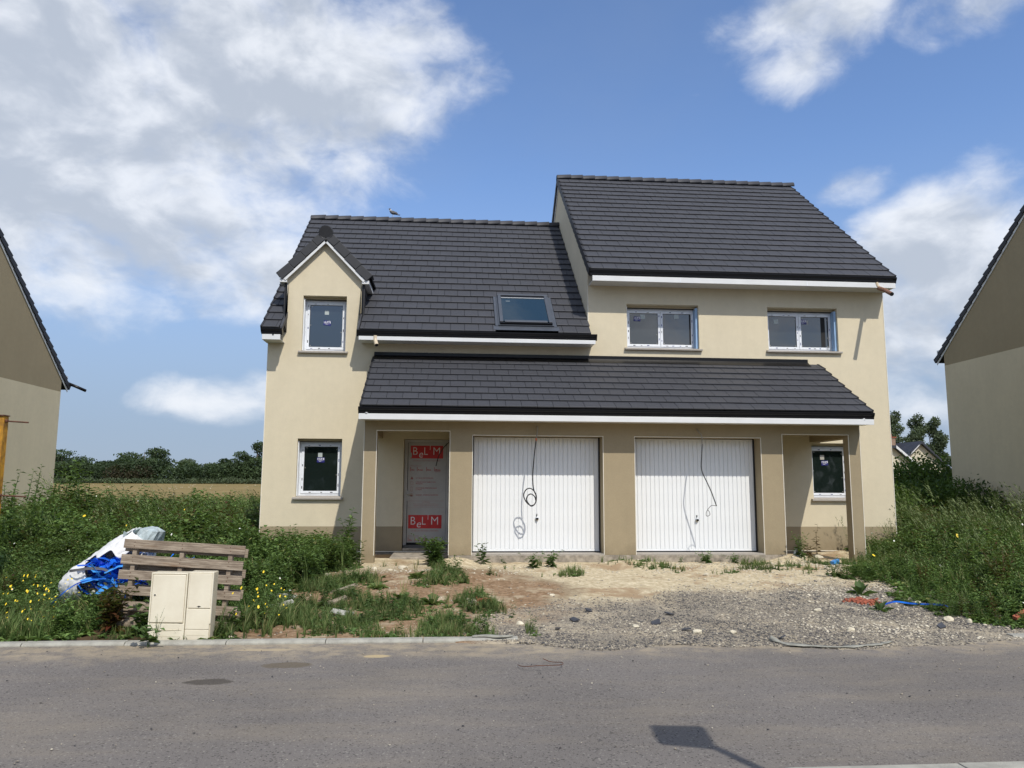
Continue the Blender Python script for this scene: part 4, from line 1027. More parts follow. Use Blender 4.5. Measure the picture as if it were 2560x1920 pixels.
def tpl_grass(rg, n=16, h=.4, w_=.008, lean=.5):
    V, F, T = [], [], []
    for s in range(n):
        a = rg.uniform(0, 6.28); L = h * rg.uniform(.5, 1.1); ln = rg.uniform(.1, lean); b_ = rg.uniform(-.05, .05, 2); t0 = rg.uniform(0, .92) if rg.random() > .08 else .97
        P = [np.array([b_[0] + math.cos(a) * ln * L * t * t, b_[1] + math.sin(a) * ln * L * t * t, L * t * (1 - .25 * ln * t)]) for t in (0, .5, .8, 1.)]
        sd = np.array([-math.sin(a), math.cos(a), 0]) * w_; i = len(V)
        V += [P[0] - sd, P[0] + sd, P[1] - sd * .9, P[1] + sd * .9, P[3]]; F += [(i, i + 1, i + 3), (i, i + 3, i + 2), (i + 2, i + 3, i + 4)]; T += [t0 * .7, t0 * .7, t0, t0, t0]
    return np.array(V), np.array(F), np.array(T)
def tpl_low(rg, n=12, r=.16, lw=.05, lift=.35):
    V, F, T = [], [], []
    for s in range(n):
        a = s * 2.4 + rg.uniform(-.3, .3); e = rg.uniform(.0, lift * 2); k_ = rg.uniform(.6, 1.1)
        d = unit([math.cos(a) * math.cos(e), math.sin(a) * math.cos(e), math.sin(e)])
        leaf_tris(np.array([0, 0, .01]) + d * .02, d, r * k_, lw * k_ * 1.3, np.array([0, 0, 1.]), rg.uniform(.1, .9), V, F, T, .3)
    return np.array(V), np.array(F), np.array(T)
def scatter(name, tpls, pos, scl, m, hs=None, lean=(0, 0)):
    """merge copies of the templates at the given points"""
    Vs, Fs, Ts, n = [], [], [], 0; pick = rng.integers(0, len(tpls), len(pos)); rot = rng.uniform(0, 6.283, len(pos))
    zs = np.ones(len(pos)) if hs is None else hs
    for t_i, (tv, tf, tt) in enumerate(tpls):
        idx = np.where(pick == t_i)[0]
        if not len(idx): continue
        c_, s_ = np.cos(rot[idx])[:, None], np.sin(rot[idx])[:, None]; sc = scl[idx][:, None]
        x = (tv[:, 0] * c_ - tv[:, 1] * s_) * sc; y = (tv[:, 0] * s_ + tv[:, 1] * c_) * sc; z = tv[:, 2][None] * sc * zs[idx][:, None]
        x = x + lean[0] * z * z; y = y + lean[1] * z * z
        V_ = np.stack([x + pos[idx, 0:1], y + pos[idx, 1:2], z + pos[idx, 2:3]], 2).reshape(-1, 3)
        k_ = len(tv); F_ = (tf[None] + (np.arange(len(idx)) * k_)[:, None, None]).reshape(-1, 3) + n
        T_ = np.clip(tt[None] + rng.uniform(-.18, .18, (len(idx), 1)) * (tt[None] < .9), 0, 1).reshape(-1)
        Vs.append(V_); Fs.append(F_); Ts.append(T_); n += len(V_)
    return np_mesh(name, np.concatenate(Vs), np.concatenate(Fs), m, np.concatenate(Ts))
def visible(x, y, mrg=2.6): d = y + 15.7; return (x > -.557 * d - mrg) & (x < .80 * d + mrg)
def sample(n, x0, x1, y0, y1, dens):
    x = rng.uniform(x0, x1, n); y = rng.uniform(y0, y1, n); k_ = visible(x, y) & (rng.random(n) < dens(x, y)); x, y = x[k_], y[k_]
    return np.stack([x, y, ground_h(x, y) - .01], 1)
free = lambda x, y: ~((x > WX0 - .05) & (x < WX1 + .05) & (y > -.02) & (y < 8.9)) & ~((x > -1.4) & (x < 8.0) & (y > -1.75) & (y < 0)) & ~((x < -11.8) & (y > -.1) & (y < 8.7)) & ~((x > 16.4) & (y > -.1) & (y < 8.7)) & (y > -7.36)
# weed cover: 1 where rank growth stands
def right_edge(y): return np.interp(y, [-7.4, -6.6, -5.6, -4.6, -3.6, -2.6, -1.6, 0], [6.3, 5.85, 6.0, 6.3, 6.2, 6.9, 7.6, 8.4])
def left_edge(y): return np.interp(y, [-7.4, -6.5, -5.5, -4.6, -3.4, -2., -.5, 0], [-2.2, -2.2, -2.2, -2.0, -1.75, -1.75, -2.2, -2.6])
def tallc(x, y):
    j = 1.1 * (fbm(x, y, 1.3) - .5)
    l = sstep(-(x + j) + left_edge(y), -.15, .25); r = sstep((x + j) - right_edge(y), -.1, .4)
    clr = (x > -3.75) & (x < -1.9) & (y < -6.3)
    return np.maximum(l, r) * free(x, y) * np.where(clr, .25, 1.)
def patchc(x, y):      # thin grass and low plants over the bare soil on the left, few on the drive
    n_ = fbm(x + 3, y + 8, 1.7); z1 = sstep(n_, .42, .57) * (x < .5 - .2 * (y + 5)) * (x > -3.5) * (y < -2.1)
    z2 = .5 * sstep(fbm(x + 23, y + 1, 2.4), .62, .72) * (x >= .5) * (y > -3.6) * (y < -2.0)
    z3 = .7 * sstep(fbm(x + 13, y + 1, 2.0), .5, .62) * (x > 5.2) * (x < 8.4) * (y > -2.9)
    z4 = .9 * (y < -6.2) * (x < .2) * (x > -3) * sstep(fbm(x + 3, y + 50, 1.9), .37, .50)
    return np.maximum.reduce([z1, z2, z3, z4]) * free(x, y)
rg = np.random.default_rng(5)
W1 = [tpl_weed(rg, 3, 13, 1., .17, .065) for _ in range(7)] + [tpl_weed(rg, 3, 10, 1.0, .24, .11, .3) for _ in range(3)]
W2 = [tpl_weed(rg, 2, 12, 1., .22, .045, .35) for _ in range(5)] + [tpl_weed(rg, 3, 10, 1., .22, .105) for _ in range(4)]
G1 = [tpl_grass(rg, 14, 1., .014, .7) for _ in range(6)]
L1 = [tpl_low(rg, 11, 1., .34) for _ in range(6)]
def hfac(x, y):
    h_ = .30 + .34 * sstep(y, -6.5, -1.) + .16 * sstep(y, -1, 6)
    right = x > 3
    h_ = np.where(right, .22 + .30 * sstep(x - right_edge(y), .2, 2.2) + .22 * sstep(y, -4, 2), h_)
    # low strip just behind the kerb and in front of the wall
    near = sstep(y, -7.4, -6.6); h_ = h_ * (.45 + .55 * near)
    front_wall = (x > -3.8) & (x < -1.8) & (y > -2.2)
    h_ = np.where(front_wall, h_ * .55, h_); h_ = np.where((x > -3.75) & (x < -1.9) & (y < -6.0), h_ * .6, h_)
    return h_ * (.35 + 1.35 * fbm(x + 5, y, 1.1))
# left and right rank weeds
def dens_tall(x, y): return tallc(x, y) * np.where(y < 1, 1., .5) * (y < 15)
p = np.concatenate([sample(10500, -14.5, -1.6, -7.4, 0, dens_tall), sample(6500, -22, -3.6, 0, 15, dens_tall)])
hh = hfac(p[:, 0], p[:, 1]) * rng.uniform(.6, 1.2, len(p))
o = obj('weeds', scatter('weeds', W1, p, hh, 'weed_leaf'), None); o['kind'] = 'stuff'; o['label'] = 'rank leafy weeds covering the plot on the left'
p = np.concatenate([sample(9500, 5, 17, -7.4, 0, dens_tall), sample(4500, 9, 27, 0, 15, dens_tall)])
hh = hfac(p[:, 0], p[:, 1]) * rng.uniform(.6, 1.2, len(p))
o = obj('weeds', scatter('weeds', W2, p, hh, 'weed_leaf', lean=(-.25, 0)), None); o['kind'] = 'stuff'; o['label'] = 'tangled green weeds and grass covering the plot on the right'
# fine undergrowth of leaves so no soil shows between
p = np.concatenate([sample(16500, -14.5, -1.6, -7.4, 4, lambda x, y: tallc(x, y) * .9), sample(15000, 5, 20, -7.4, 4, lambda x, y: tallc(x, y) * .9)])
o = obj('undergrowth', scatter('undergrowth', L1, p + np.array([0, 0, .02]), rng.uniform(.05, .15, len(p)), 'weed_leaf'), None); o['kind'] = 'stuff'; o['label'] = 'low clover and leaves under the weeds'
# grass
p = np.concatenate([sample(5700, -14.5, -1.6, -7.4, 10, lambda x, y: tallc(x, y) * .8), sample(6000, 5, 22, -7.4, 10, lambda x, y: tallc(x, y) * .9)])
hh = hfac(p[:, 0], p[:, 1]) * rng.uniform(.5, 1.15, len(p))
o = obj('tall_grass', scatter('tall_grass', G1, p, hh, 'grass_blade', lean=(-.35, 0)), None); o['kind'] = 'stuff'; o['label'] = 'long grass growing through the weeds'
p = sample(26000, -3.6, 8.6, -7.4, -1.9, lambda x, y: patchc(x, y) * (1 - tallc(x, y)))
o = obj('grass_patches', scatter('grass_patches', G1, p, rng.uniform(.05, .19, len(p)) * (.6 + .8 * fbm(p[:, 0], p[:, 1], 1.4)), 'grass_blade'), None); o['kind'] = 'stuff'; o['label'] = 'short grass in patches on the bare soil'
p = sample(9000, -3.6, 8.6, -7.4, -1.9, lambda x, y: patchc(x, y) * (1 - tallc(x, y)))
pw = sample(1500, -3.2, 1.0, -7.2, -2.1, lambda x, y: .6 * patchc(x, y))
o = obj('patch_weeds', scatter('patch_weeds', W1, pw, rng.uniform(.10, .28, len(pw)), 'shrub_leaf'), None); o['kind'] = 'stuff'; o['label'] = 'small leafy weeds among the grass patches on the left soil'
o = obj('low_plants', scatter('low_plants', L1, p, rng.uniform(.05, .13, len(p)), 'shrub_leaf'), None); o['kind'] = 'stuff'; o['label'] = 'low leafy seedlings on the bare soil'
# seed heads on tall stems
SH = []
for _ in range(4):
    V, F, T = [], [], []
    for s in range(3):
        a = rg.uniform(0, 6.28); ln = rg.uniform(.1, .4)
        P_ = lambda t: np.array([math.cos(a) * ln * t * t, math.sin(a) * ln * t * t, t])
        i = len(V); V += [P_(0) + [.004, 0, 0], P_(0) - [.004, 0, 0], P_(.95)]; F.append((i, i + 1, i + 2)); T += [.2] * 3
        for l in range(9):
            t = .68 + .035 * l; az_ = rg.uniform(0, 6.28); leaf_tris(P_(t), unit([math.cos(az_) * .6, math.sin(az_) * .6, .8]), .07, .018, np.array([0, 0, 1.]), rg.uniform(.3, 1), V, F, T, .1)
    SH.append((np.array(V), np.array(F), np.array(T)))
p = np.concatenate([sample(200, -12, -3.8, -6.8, 8, lambda x, y: tallc(x, y) * .5), sample(800, 6, 15, -7., 5, lambda x, y: tallc(x, y) * .8)])
o = obj('seed_heads', scatter('seed_heads', SH, p, hfac(p[:, 0], p[:, 1]) * 1.45, 'seed_head', lean=(-.3, 0)), None); o['kind'] = 'stuff'; o['label'] = 'pale grass seed heads above the weeds'
p = np.concatenate([sample(260, -13, -3.8, -7.0, 6, lambda x, y: tallc(x, y)), sample(420, 6, 15, -7.2, 5, lambda x, y: tallc(x, y))])
o = obj('dry_stalks', scatter('dry_stalks', W1[:4], p, hfac(p[:, 0], p[:, 1]) * 1.25, 'dock_leaf'), None); o['kind'] = 'stuff'; o['label'] = 'dull reddish dead stalks among the green weeds'
# flowers
def flowers(name, n, x0, x1, y0, y1, r, m, zf, dens=lambda x, y: x * 0 + 1, label=''):
    x = rng.uniform(x0, x1, n); y = rng.uniform(y0, y1, n); k_ = rng.random(n) < dens(x, y); x, y = x[k_], y[k_]; n = len(x)
    z = ground_h(x, y) + zf(x, y) * rng.uniform(.25, 1.1, n)
    a = np.arange(6) / 6 * 2 * np.pi; V = []; F = []
    for i in range(n):
        rr = r * rng.uniform(.6, 1.2); tx, ty = rng.uniform(-.6, .6, 2)
        V.append([x[i], y[i], z[i] + .004]); V += [[x[i] + rr * math.cos(q), y[i] + rr * math.sin(q), z[i] + rr * (tx * math.cos(q) + (ty + 1.1) * math.sin(q)) + .004] for q in a]
        F += [(i * 7, i * 7 + 1 + j, i * 7 + 1 + (j + 1) % 6) for j in range(6)]
    o = obj(name, np_mesh(name, np.array(V), np.array(F), m), None); o['kind'] = 'stuff'; o['label'] = label; return o
hfl = lambda x, y: hfac(x, y) * .9 + .02
flowers('yellow_flowers', 190, -5.7, -4.1, -7.25, -6.0, .0085, 'yellow_petal', lambda x, y: x * 0 + .46, label='small yellow flowers dotted over the weeds at the left')
flowers('yellow_flowers', 26, -2.45, -1.75, -7.25, -6.2, .010, 'yellow_petal', lambda x, y: x * 0 + .50, label='yellow flowers right of the pallet')
flowers('yellow_flowers', 26, -13, 12, -3, 6, .025, 'yellow_petal', lambda x, y: hfac(x, y), lambda x, y: tallc(x, y), label='scattered yellow flowers in the weeds')
flowers('white_flowers', 260, -12, 14, -7.1, 6, .012, 'white_petal', lambda x, y: hfac(x, y), lambda x, y: tallc(x, y), label='tiny white flowers in the weeds')
p = np.stack([rng.uniform(-5.7, -4.1, 420), rng.uniform(-7.3, -6.1, 420)], 1); p2 = np.stack([rng.uniform(-2.45, -1.75, 70), rng.uniform(-7.25, -6.3, 70)], 1); p = np.concatenate([p, p2]); p = np.concatenate([p, ground_h(p[:, 0], p[:, 1])[:, None]], 1)
o = obj('flower_stems', scatter('flower_stems', G1, p, rng.uniform(.12, .34, len(p)), 'grass_blade', lean=(.5, 0)), None); o['kind'] = 'stuff'; o['label'] = 'thin stems carrying the yellow flowers'

# single plants
def plant(label, cat, x, y, tp, m, s, name='weed_plant', zoff=-.02, hs=1., group=None):
    V, F, T = tp; V = V * s; V = V * np.array([1, 1, hs])
    o = obj(name, np_mesh(name, V, F, m, T), None); o.location = (x, y, float(ground_h(x, y)) + zoff); tag(o, label, cat, group); return o
rg = np.random.default_rng(21)
bushy = lambda n, nl, ll, lw, sp: tpl_weed(rg, n, nl, 1., ll, lw, sp, .012)
plant('bushy willow-leaved plant in front of the porch beside the door', 'plant', -.24, -2.15, bushy(18, 16, .34, .055, .9), 'shrub_leaf', .56)
plant('small leafy plant on the sand heap left of the left garage door', 'plant', .12, -2.7, bushy(5, 9, .34, .07, .5), 'shrub_leaf', .30)
plant('upright weed by the left foot of the left garage door', 'plant', .58, -2.1, bushy(6, 9, .30, .09, .45), 'shrub_leaf', .44)
plant('tiny single leafy shoot below the left garage door', 'plant', .93, -1.82, bushy(2, 5, .5, .2, .2), 'shrub_leaf', .16)
plant('wide low weeds against the concrete under the left garage door', 'plant', 1.40, -2.5, bushy(12, 9, .34, .10, 1.), 'shrub_leaf', .30)
plant('right part of the weeds under the left garage door', 'plant', 1.72, -2.4, bushy(12, 9, .34, .10, .9), 'shrub_leaf', .32)
plant('dry grassy weed between the two garage doors', 'plant', 2.72, -1.80, tpl_grass(rg, 30, 1., .008, .8), 'grass_blade', .22)
plant('creeping weeds against the concrete under the right garage door', 'plant', 4.62, -1.82, bushy(12, 8, .40, .13, 1.), 'shrub_leaf', .26)
plant('sparse end of the weeds under the right garage door', 'plant', 5.15, -1.80, bushy(10, 8, .36, .12, 1.2), 'shrub_leaf', .22)
plant('low ragged weed at the left end under the right garage door', 'plant', 4.15, -1.82, bushy(6, 8, .36, .1, 1.), 'shrub_leaf', .15)
plant('tall thin weed standing before the left porch post', 'plant', -1.78, -1.95, bushy(5, 24, .16, .035, .25), 'weed_leaf', 1.08)
plant('leafy weed left of the tall thin one by the porch post', 'plant', -2.05, -1.7, bushy(7, 14, .20, .05, .4), 'weed_leaf', .62)
plant('curved grassy weed by the foot of the left porch post', 'plant', -1.52, -2.3, bushy(6, 14, .22, .035, .5), 'weed_leaf', .52)
plant('round leafy weed before the plinth left of the window axis', 'plant', -2.45, -2.7, bushy(8, 14, .22, .07, .45), 'shrub_leaf', .62)
plant('leafy weed against the plinth at the left house corner', 'plant', -3.2, -1.5, bushy(7, 14, .22, .06, .45), 'weed_leaf', .60)
plant('leafy weed at the right foot of the right garage', 'plant', 6.35, -1.85, bushy(8, 12, .24, .06, .5), 'weed_leaf', .50)
plant('brownish weed inside the right porch', 'plant', 6.95, -.9, bushy(6, 10, .26, .05, .7), 'dock_leaf', .42)
plant('leafy weed leaning on the right porch post', 'plant', 7.9, -1.9, bushy(8, 14, .22, .05, .5), 'weed_leaf', .62)
plant('tall thin weed against the wall inside the right porch', 'plant', 7.35, -.4, bushy(2, 10, .16, .03, .2), 'dock_leaf', .70)
plant('big-leaved plantain on the gravel edge by the right weeds', 'plant', 5.75, -5.0, tpl_low(rg, 22, 1., .26, .7), 'shrub_leaf', .30)
plant('rosette plant with upright spikes beside the red grit', 'plant', 5.47, -6.0, tpl_low(rg, 18, 1., .16, .8), 'shrub_leaf', .24)
plant('broad-leaved plant low among grass at the right edge', 'plant', 6.9, -6.5, tpl_low(rg, 14, 1., .4, .6), 'weed_leaf', .30)
# plantains with brown spikes on the left soil
def plantain(x, y, s, lab):
    V, F, T = [list(q) for q in tpl_low(rg, 16, 1., .45, .5)]; V = list(V); F = [tuple(f) for f in F]; T = list(T)
    for i_ in range(9):
        a = rg.uniform(0, 6.28); h_ = rg.uniform(.8, 1.5); ln = rg.uniform(.0, .4); i = len(V); t = np.array([math.cos(a) * ln, math.sin(a) * ln, h_])
        V += [np.array([.012, 0, 0]), np.array([-.012, 0, 0]), t * .6 + [.014, 0, 0], t * .6 - [.014, 0, 0], t]; F += [(i, i + 1, i + 3), (i, i + 3, i + 2), (i + 2, i + 3, i + 4)]; T += [.97] * 5
    plant(lab, 'plant', x, y, (np.array(V), np.array(F), np.array(T)), 'grass_blade', s)
for i, (x, y, s, lab) in enumerate([(-.20, -5.45, .22, 'plantain clump with brown spikes nearest the sandy track'), (-.60, -5.25, .25, 'plantain clump with upright spikes second from the track'), (-1.04, -5.6, .24, 'plantain clump with spikes in the middle of the left soil'),
        (-1.65, -5.65, .20, 'spiky plantain near the white plastic scraps'), (.0, -5.75, .12, 'small spiky plant on the edge of the orange soil'), (-.49, -3.7, .22, 'spiky grass tuft below the porch step'), (-1.0, -4.4, .20, 'spiky grass tuft before the left porch')]):
    plantain(x, y, s, lab)
# tall weeds silhouetted on the left neighbour's wall and the dock by the pallet
for x, y, s, lab in ((-7.06, -2.6, 1.42, 'tallest leafy weed left of the rusty rod before the pale wall'), (-7.06, -1.9, 1.34, 'second tall feathery weed before the pale wall'), (-7.12, -1.3, 1.40, 'third tall feathery weed at the corner of the pale wall'), (-6.85, -2.3, 1.0, 'shorter feathery weed between the tall ones at the pale wall'),
        (-7.6, 1.3, 1.25, 'tall weed leaning over the field right of the pale wall'), (-7.1, 1.5, 1.05, 'dense tall weed against the tan field'), (-6.3, 1.4, 1.1, 'weed spire against the tan field'), (-8.35, 2.2, 1.5, 'tall weed against the dark far trees'), (-5.3, 1.2, 1.0, 'weed spire nearest the house corner on the field side')):
    plant(lab, 'plant', x, y, bushy(4 if x > -7.2 and y < 0 else 7, 44, .075, .032, .10) if y < 0 else bushy(7, 36, .11, .045, .14), 'weed_leaf', s * 1.32, hs=.95)
plant('reddish brown dock plant between the sack and the pale cabinet', 'plant', -3.55, -6.95, bushy(15, 15, .24, .075, .7), 'dock_leaf', .60)
plant('green broad-leaved dock low at the left of the pallet', 'plant', -3.2, -7.1, bushy(9, 10, .34, .15, .8), 'shrub_leaf', .42)
plant('dark dock plant at the left part of the yellow flowers', 'plant', -4.0, -7.0, bushy(8, 12, .26, .09, .7), 'weed_leaf', .42)
plant('leafy plant growing between the pallet foot and the cabinet', 'plant', -2.25, -6.9, bushy(6, 9, .34, .15, .8), 'shrub_leaf', .32)
plant('red-brown dried dock at the right edge of the picture', 'plant', 7.55, -5.4, bushy(9, 14, .18, .04, .4), 'dock_leaf', .80)
plant('small red-brown dried dock in the right weeds', 'plant', 6.95, -4.6, bushy(8, 12, .18, .05, .5), 'dock_leaf', .46)
kp = plant('small plant growing out of the kerb joint before the cabinet', 'plant', -2.93, -7.62, bushy(6, 6, .42, .22, .9), 'shrub_leaf', .26); kp.location.z = -.35
plant('leafy weed under the yellow flowers right of the pallet', 'plant', -2.05, -6.75, bushy(9, 12, .22, .07, .8), 'weed_leaf', .42)
plant('thin bare weed leaning on the pale cabinet', 'plant', -2.93, -7.40, bushy(5, 9, .05, .012, .5), 'dry_stem' if False else 'seed_head', .42)

# ------------------------------------------------------------------ trees, hedges
def blob_leaves(rg_, lobes, n, size, shell=.55):
    """leaf-sized faces through a crown made of lobes (x,y,z,rx,ry,rz)"""
    L = np.array(lobes); wts = L[:, 3] * L[:, 5]; wts = wts / wts.sum(); pick = rg_.choice(len(L), n, p=wts)
    d = rg_.normal(size=(n, 3)); d /= np.linalg.norm(d, axis=1)[:, None]; r = rg_.uniform(shell, 1.06, n)[:, None] + .12 * rg_.normal(size=(n, 1))
    c_ = L[pick, :3] + d * L[pick, 3:6] * r
    u = rg_.normal(size=(n, 3)); u /= np.linalg.norm(u, axis=1)[:, None]; v = np.cross(u, rg_.normal(size=(n, 3))); v /= np.linalg.norm(v, axis=1)[:, None]
    s = size * rg_.uniform(.5, 1.3, n)[:, None]
    V = np.stack([c_ - u * s, c_ + v * s * .55, c_ + u * s, c_ - v * s * .55], 1).reshape(-1, 3)
    b_ = (np.arange(n) * 4)[:, None]; F = np.concatenate([b_ + [0, 1, 2], b_ + [0, 2, 3]], 0)
    lob_t = rg_.uniform(.1, .6, len(L))[pick]; T = np.repeat(np.clip(lob_t + rg_.uniform(-.15, .35, n), 0, .9), 4)
    return V, F, T
def tree(name, label, x, y, h, wd, m, n, size, seed, lobes=None, trunk=.12, cat='tree', lean=0., group=None, base=.25):
    rg_ = np.random.default_rng(seed); z = float(ground_h(x, y)); t = thing(name, label, cat, (x, y, z), group=group)
    if lobes is None:
        lobes = []
        for i in range(13):
            a = rg_.uniform(0, 6.28); q = rg_.uniform(0, 1); hh_ = base + (1 - base) * rg_.uniform(.1, .88); rr = wd / 2 * (1.05 - abs(hh_ - .5) * 1.1) * rg_.uniform(.35, .8)
            lobes.append((math.cos(a) * rr + lean * hh_, math.sin(a) * rr * .8, h * hh_, wd * rg_.uniform(.14, .24), wd * rg_.uniform(.14, .24), h * rg_.uniform(.08, .15)))
    V, F, T = blob_leaves(rg_, lobes, n, size)
    obj('crown', np_mesh('crown', V, F, m, T), None, t)
    tr = MB().tube([(0, 0, -.3), (.02 * h, 0, h * .25), (lean * .4, 0, h * .55), (lean * .8, .03 * h, h * .85)], [trunk, trunk * .8, trunk * .5, trunk * .15], 7)
    for i in range(5):
        l = lobes[i]; tr.tube([(0, 0, h * (.22 + .07 * i)), (l[0] * .6, l[1] * .6, l[2] * .8), (l[0], l[1], l[2])], [trunk * .5, trunk * .3, trunk * .1], 5)
    obj('trunk', tr, 'bark', t, smooth=True); return t
T_ = [(-79.5, 150, 6.6, 13, 'tree_leaf_hazy', 'dark rounded tree beside the left neighbour house'), (-71, 152, 4.5, 7, 'tree_leaf_hazy', 'low dark tree right of the rounded one on the far field edge'), (-69.8, 158, 5.6, 5.5, 'tree_leaf_hazy', 'spindly pointed tree on the far field edge'),
      (-63.2, 150, 7.0, 9.5, 'tree_leaf_hazy', 'tallest broad tree above the far hedge'), (-57.2, 160, 5.4, 7, 'tree_leaf_pale', 'hazy tree right of the tallest far tree'), (-53, 170, 4.9, 7, 'tree_leaf_pale', 'small hazy tree in the gap of the far hedge'),
      (-47.3, 151, 5.2, 4.5, 'tree_leaf_hazy', 'small round tree right of the gap in the far hedge'), (-44.0, 149, 6.6, 5.5, 'tree_leaf_hazy', 'bushy willow-like tree near the house corner'), (-39.8, 148, 8.2, 5.5, 'tree_leaf_hazy', 'tall dark tree just at the house corner'), (-51.0, 150, 4.4, 5, 'tree_leaf_hazy', 'thorny low tree on the far hedge right of the gap')]
for i, (x, y, h, wd, m, lab) in enumerate(T_):
    tree('far_tree', lab, x, y, h * 1.06, wd * 1.25, m, 6500 if wd > 9 else 3600, .24, 40 + i, trunk=.22, base=.12)
def hedge(label, xs, y0, y1, h, m, n, size, seed, name='hedge', zo=0.):
    rg_ = np.random.default_rng(seed); lobes = []
    x = xs[0]
    while x < xs[1]:
        hh_ = h * rg_.uniform(.72, 1.08); w_ = rg_.uniform(.5, 1.2) * h; lobes.append((x, rg_.uniform(y0, y1), hh_ * .45, w_, (y1 - y0) * .5 + .3, hh_ * .52)); x += w_ * .7
    gz = float(ground_h((xs[0] + xs[1]) / 2, y0)) + zo
    V, F, T = blob_leaves(rg_, lobes, n, size); o = obj(name, np_mesh(name, V, F, m, T), None); o.location = (0, 0, gz); return tag(o, label, 'hedge')
hedge('long dark hedge along the far edge of the tan field', (-100, 20), 146, 150, 4.6, 'tree_leaf_hazy', 80000, .24, 3)
hedge('brownish bushes in front of the far hedge', (-66, -60), 144, 145.5, 3.6, 'tree_leaf_brown', 3600, .2, 4)
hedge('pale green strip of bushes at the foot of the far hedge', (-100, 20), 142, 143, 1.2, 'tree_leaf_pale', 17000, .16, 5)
hedge('dense dark hedge between the house and the right neighbour', (9.6, 24.), 10.2, 12.6, 2.3, 'hedge_leaf', 90000, .062, 6)
hedge('lower brambles before the dark hedge on the right', (9.6, 19.), 7.0, 10.0, 1.6, 'hedge_leaf', 60000, .055, 7)
hedge('far dark woodland strip behind the right hedge', (60, 140), 150, 156, 4.6, 'tree_leaf_hazy', 16000, .3, 8)
for i, (x, h, wd, lab) in enumerate([(45.0, 8.1, 3.3, 'wind-blown tree behind the far house nearest the wall'), (47.2, 7.8, 3.3, 'wind-blown tree behind the chimney of the far house'), (49.1, 7.5, 2.8, 'wind-blown tree right of the far chimney')]):
    rg_ = np.random.default_rng(70 + i); lob = []
    for j in range(15):
        t_ = j / 14; lob.append((rg_.uniform(-1, 1) * wd * .5 * (1.15 - t_) + .5 * t_, rg_.uniform(-.5, .5), h * (.2 + .78 * t_), wd * .40 * (1.2 - t_ * .75), wd * .26 * (1.2 - t_ * .7), h * .07))
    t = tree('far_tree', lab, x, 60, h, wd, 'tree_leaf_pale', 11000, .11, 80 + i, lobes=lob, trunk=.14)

# ------------------------------------------------------------------ far house on the right
fh = thing('far_house', 'far cream house with dark slate roof and chimney behind the hedge', 'house', (38.4, 45, .3))
gz = 5.10 - .3
obj('wall', MB().box(-6.5, 1.9, 0.6, 8, -.6, 3.0), 'far_cream', fh)
obj('gable_wall', MB().prism([(-2.1, -.5), (2.1, -.5), (2.1, gz - 2.05), (0, gz - .12), (-2.1, gz - 2.05)], 0, .3, axis='y').prism([(-2.1, -.5), (2.1, -.5), (2.1, gz - 2.05), (0, gz - .12), (-2.1, gz - 2.05)], .31, 6, axis='y'), 'far_cream', fh)
rf_ = MB()
for s in (-1, 1):
    rf_.prism([(0, gz), (s * 2.65, gz - 2.45), (s * 2.65, gz - 2.62), (0, gz - .2)], -.35, 6.5, axis='y')
rf_.prism([(-.3, gz - 2.3), (4.0, gz - .02), (4.1, gz - .2), (-.3, gz - 2.5)], -7, .2, axis='x').prism([(8.3, gz - 2.3), (4.0, gz - .02), (4.0, gz - .2), (8.3, gz - 2.5)], -7, .2, axis='x')
rfo = obj('roof', rf_, 'far_slate', fh)
obj('rooflight', MB().box(-2.0, -1.2, .95, 1.5, gz - 1.62, gz - 1.58, Matrix.Rotation(0, 4, 'X')), 'flash_grey', rfo)
obj('barge_board', MB().prism([(-.25, gz - .3), (-1.0, gz - 1.02), (-1.0, gz - 1.10), (-.25, gz - .38)], -.38, -.36, axis='y'), 'pvc_white', fh)
ch = obj('chimney', MB().box(-.72, -.12, 3.2, 3.9, gz - .8, gz + .48), 'far_brick', fh, bevel=.02)
obj('chimney_cap', MB().box(-.78, -.06, 3.14, 3.96, gz + .48, gz + .56).tube([(-.42, 3.5, gz + .56), (-.42, 3.5, gz + .82)], .13, 8), 'brick_red', ch)
ft_ = thing('far_garage', 'low far garage roof with a white edge left of the far house', 'garage', (31.2, 36, -.35))
obj('wall', MB().box(-4, 1.6, 0, 5, -.6, 2.6).prism([(-2.5, 2.6), (1.6, 2.6), (-.45, 4.4), (-2.5, 4.4)], 0.01, 5, axis='y'), 'far_cream', ft_)
obj('roof', MB().prism([(-.4, 4.55), (2.35, 2.2), (2.35, 2.05), (-.4, 4.35)], -.3, 5.2, axis='y').prism([(-5, 4.55), (-.4, 4.55), (-.4, 4.35), (-5, 4.35)], -.3, 5.2, axis='y'), 'far_slate', ft_)
obj('barge_board', MB().prism([(-.4, 4.56), (2.38, 2.19), (2.38, 2.02), (-.4, 4.36)], -.34, -.305, axis='y'), 'pvc_white', ft_)
# ------------------------------------------------------------------ tree line across the road, seen only in the panes
hedge('tall tree belt across the road that the lower panes reflect', (-40, 60), -52, -46, 9.5, 'tree_leaf_hazy', 14000, .55, 12, name='tree_belt', zo=.2)

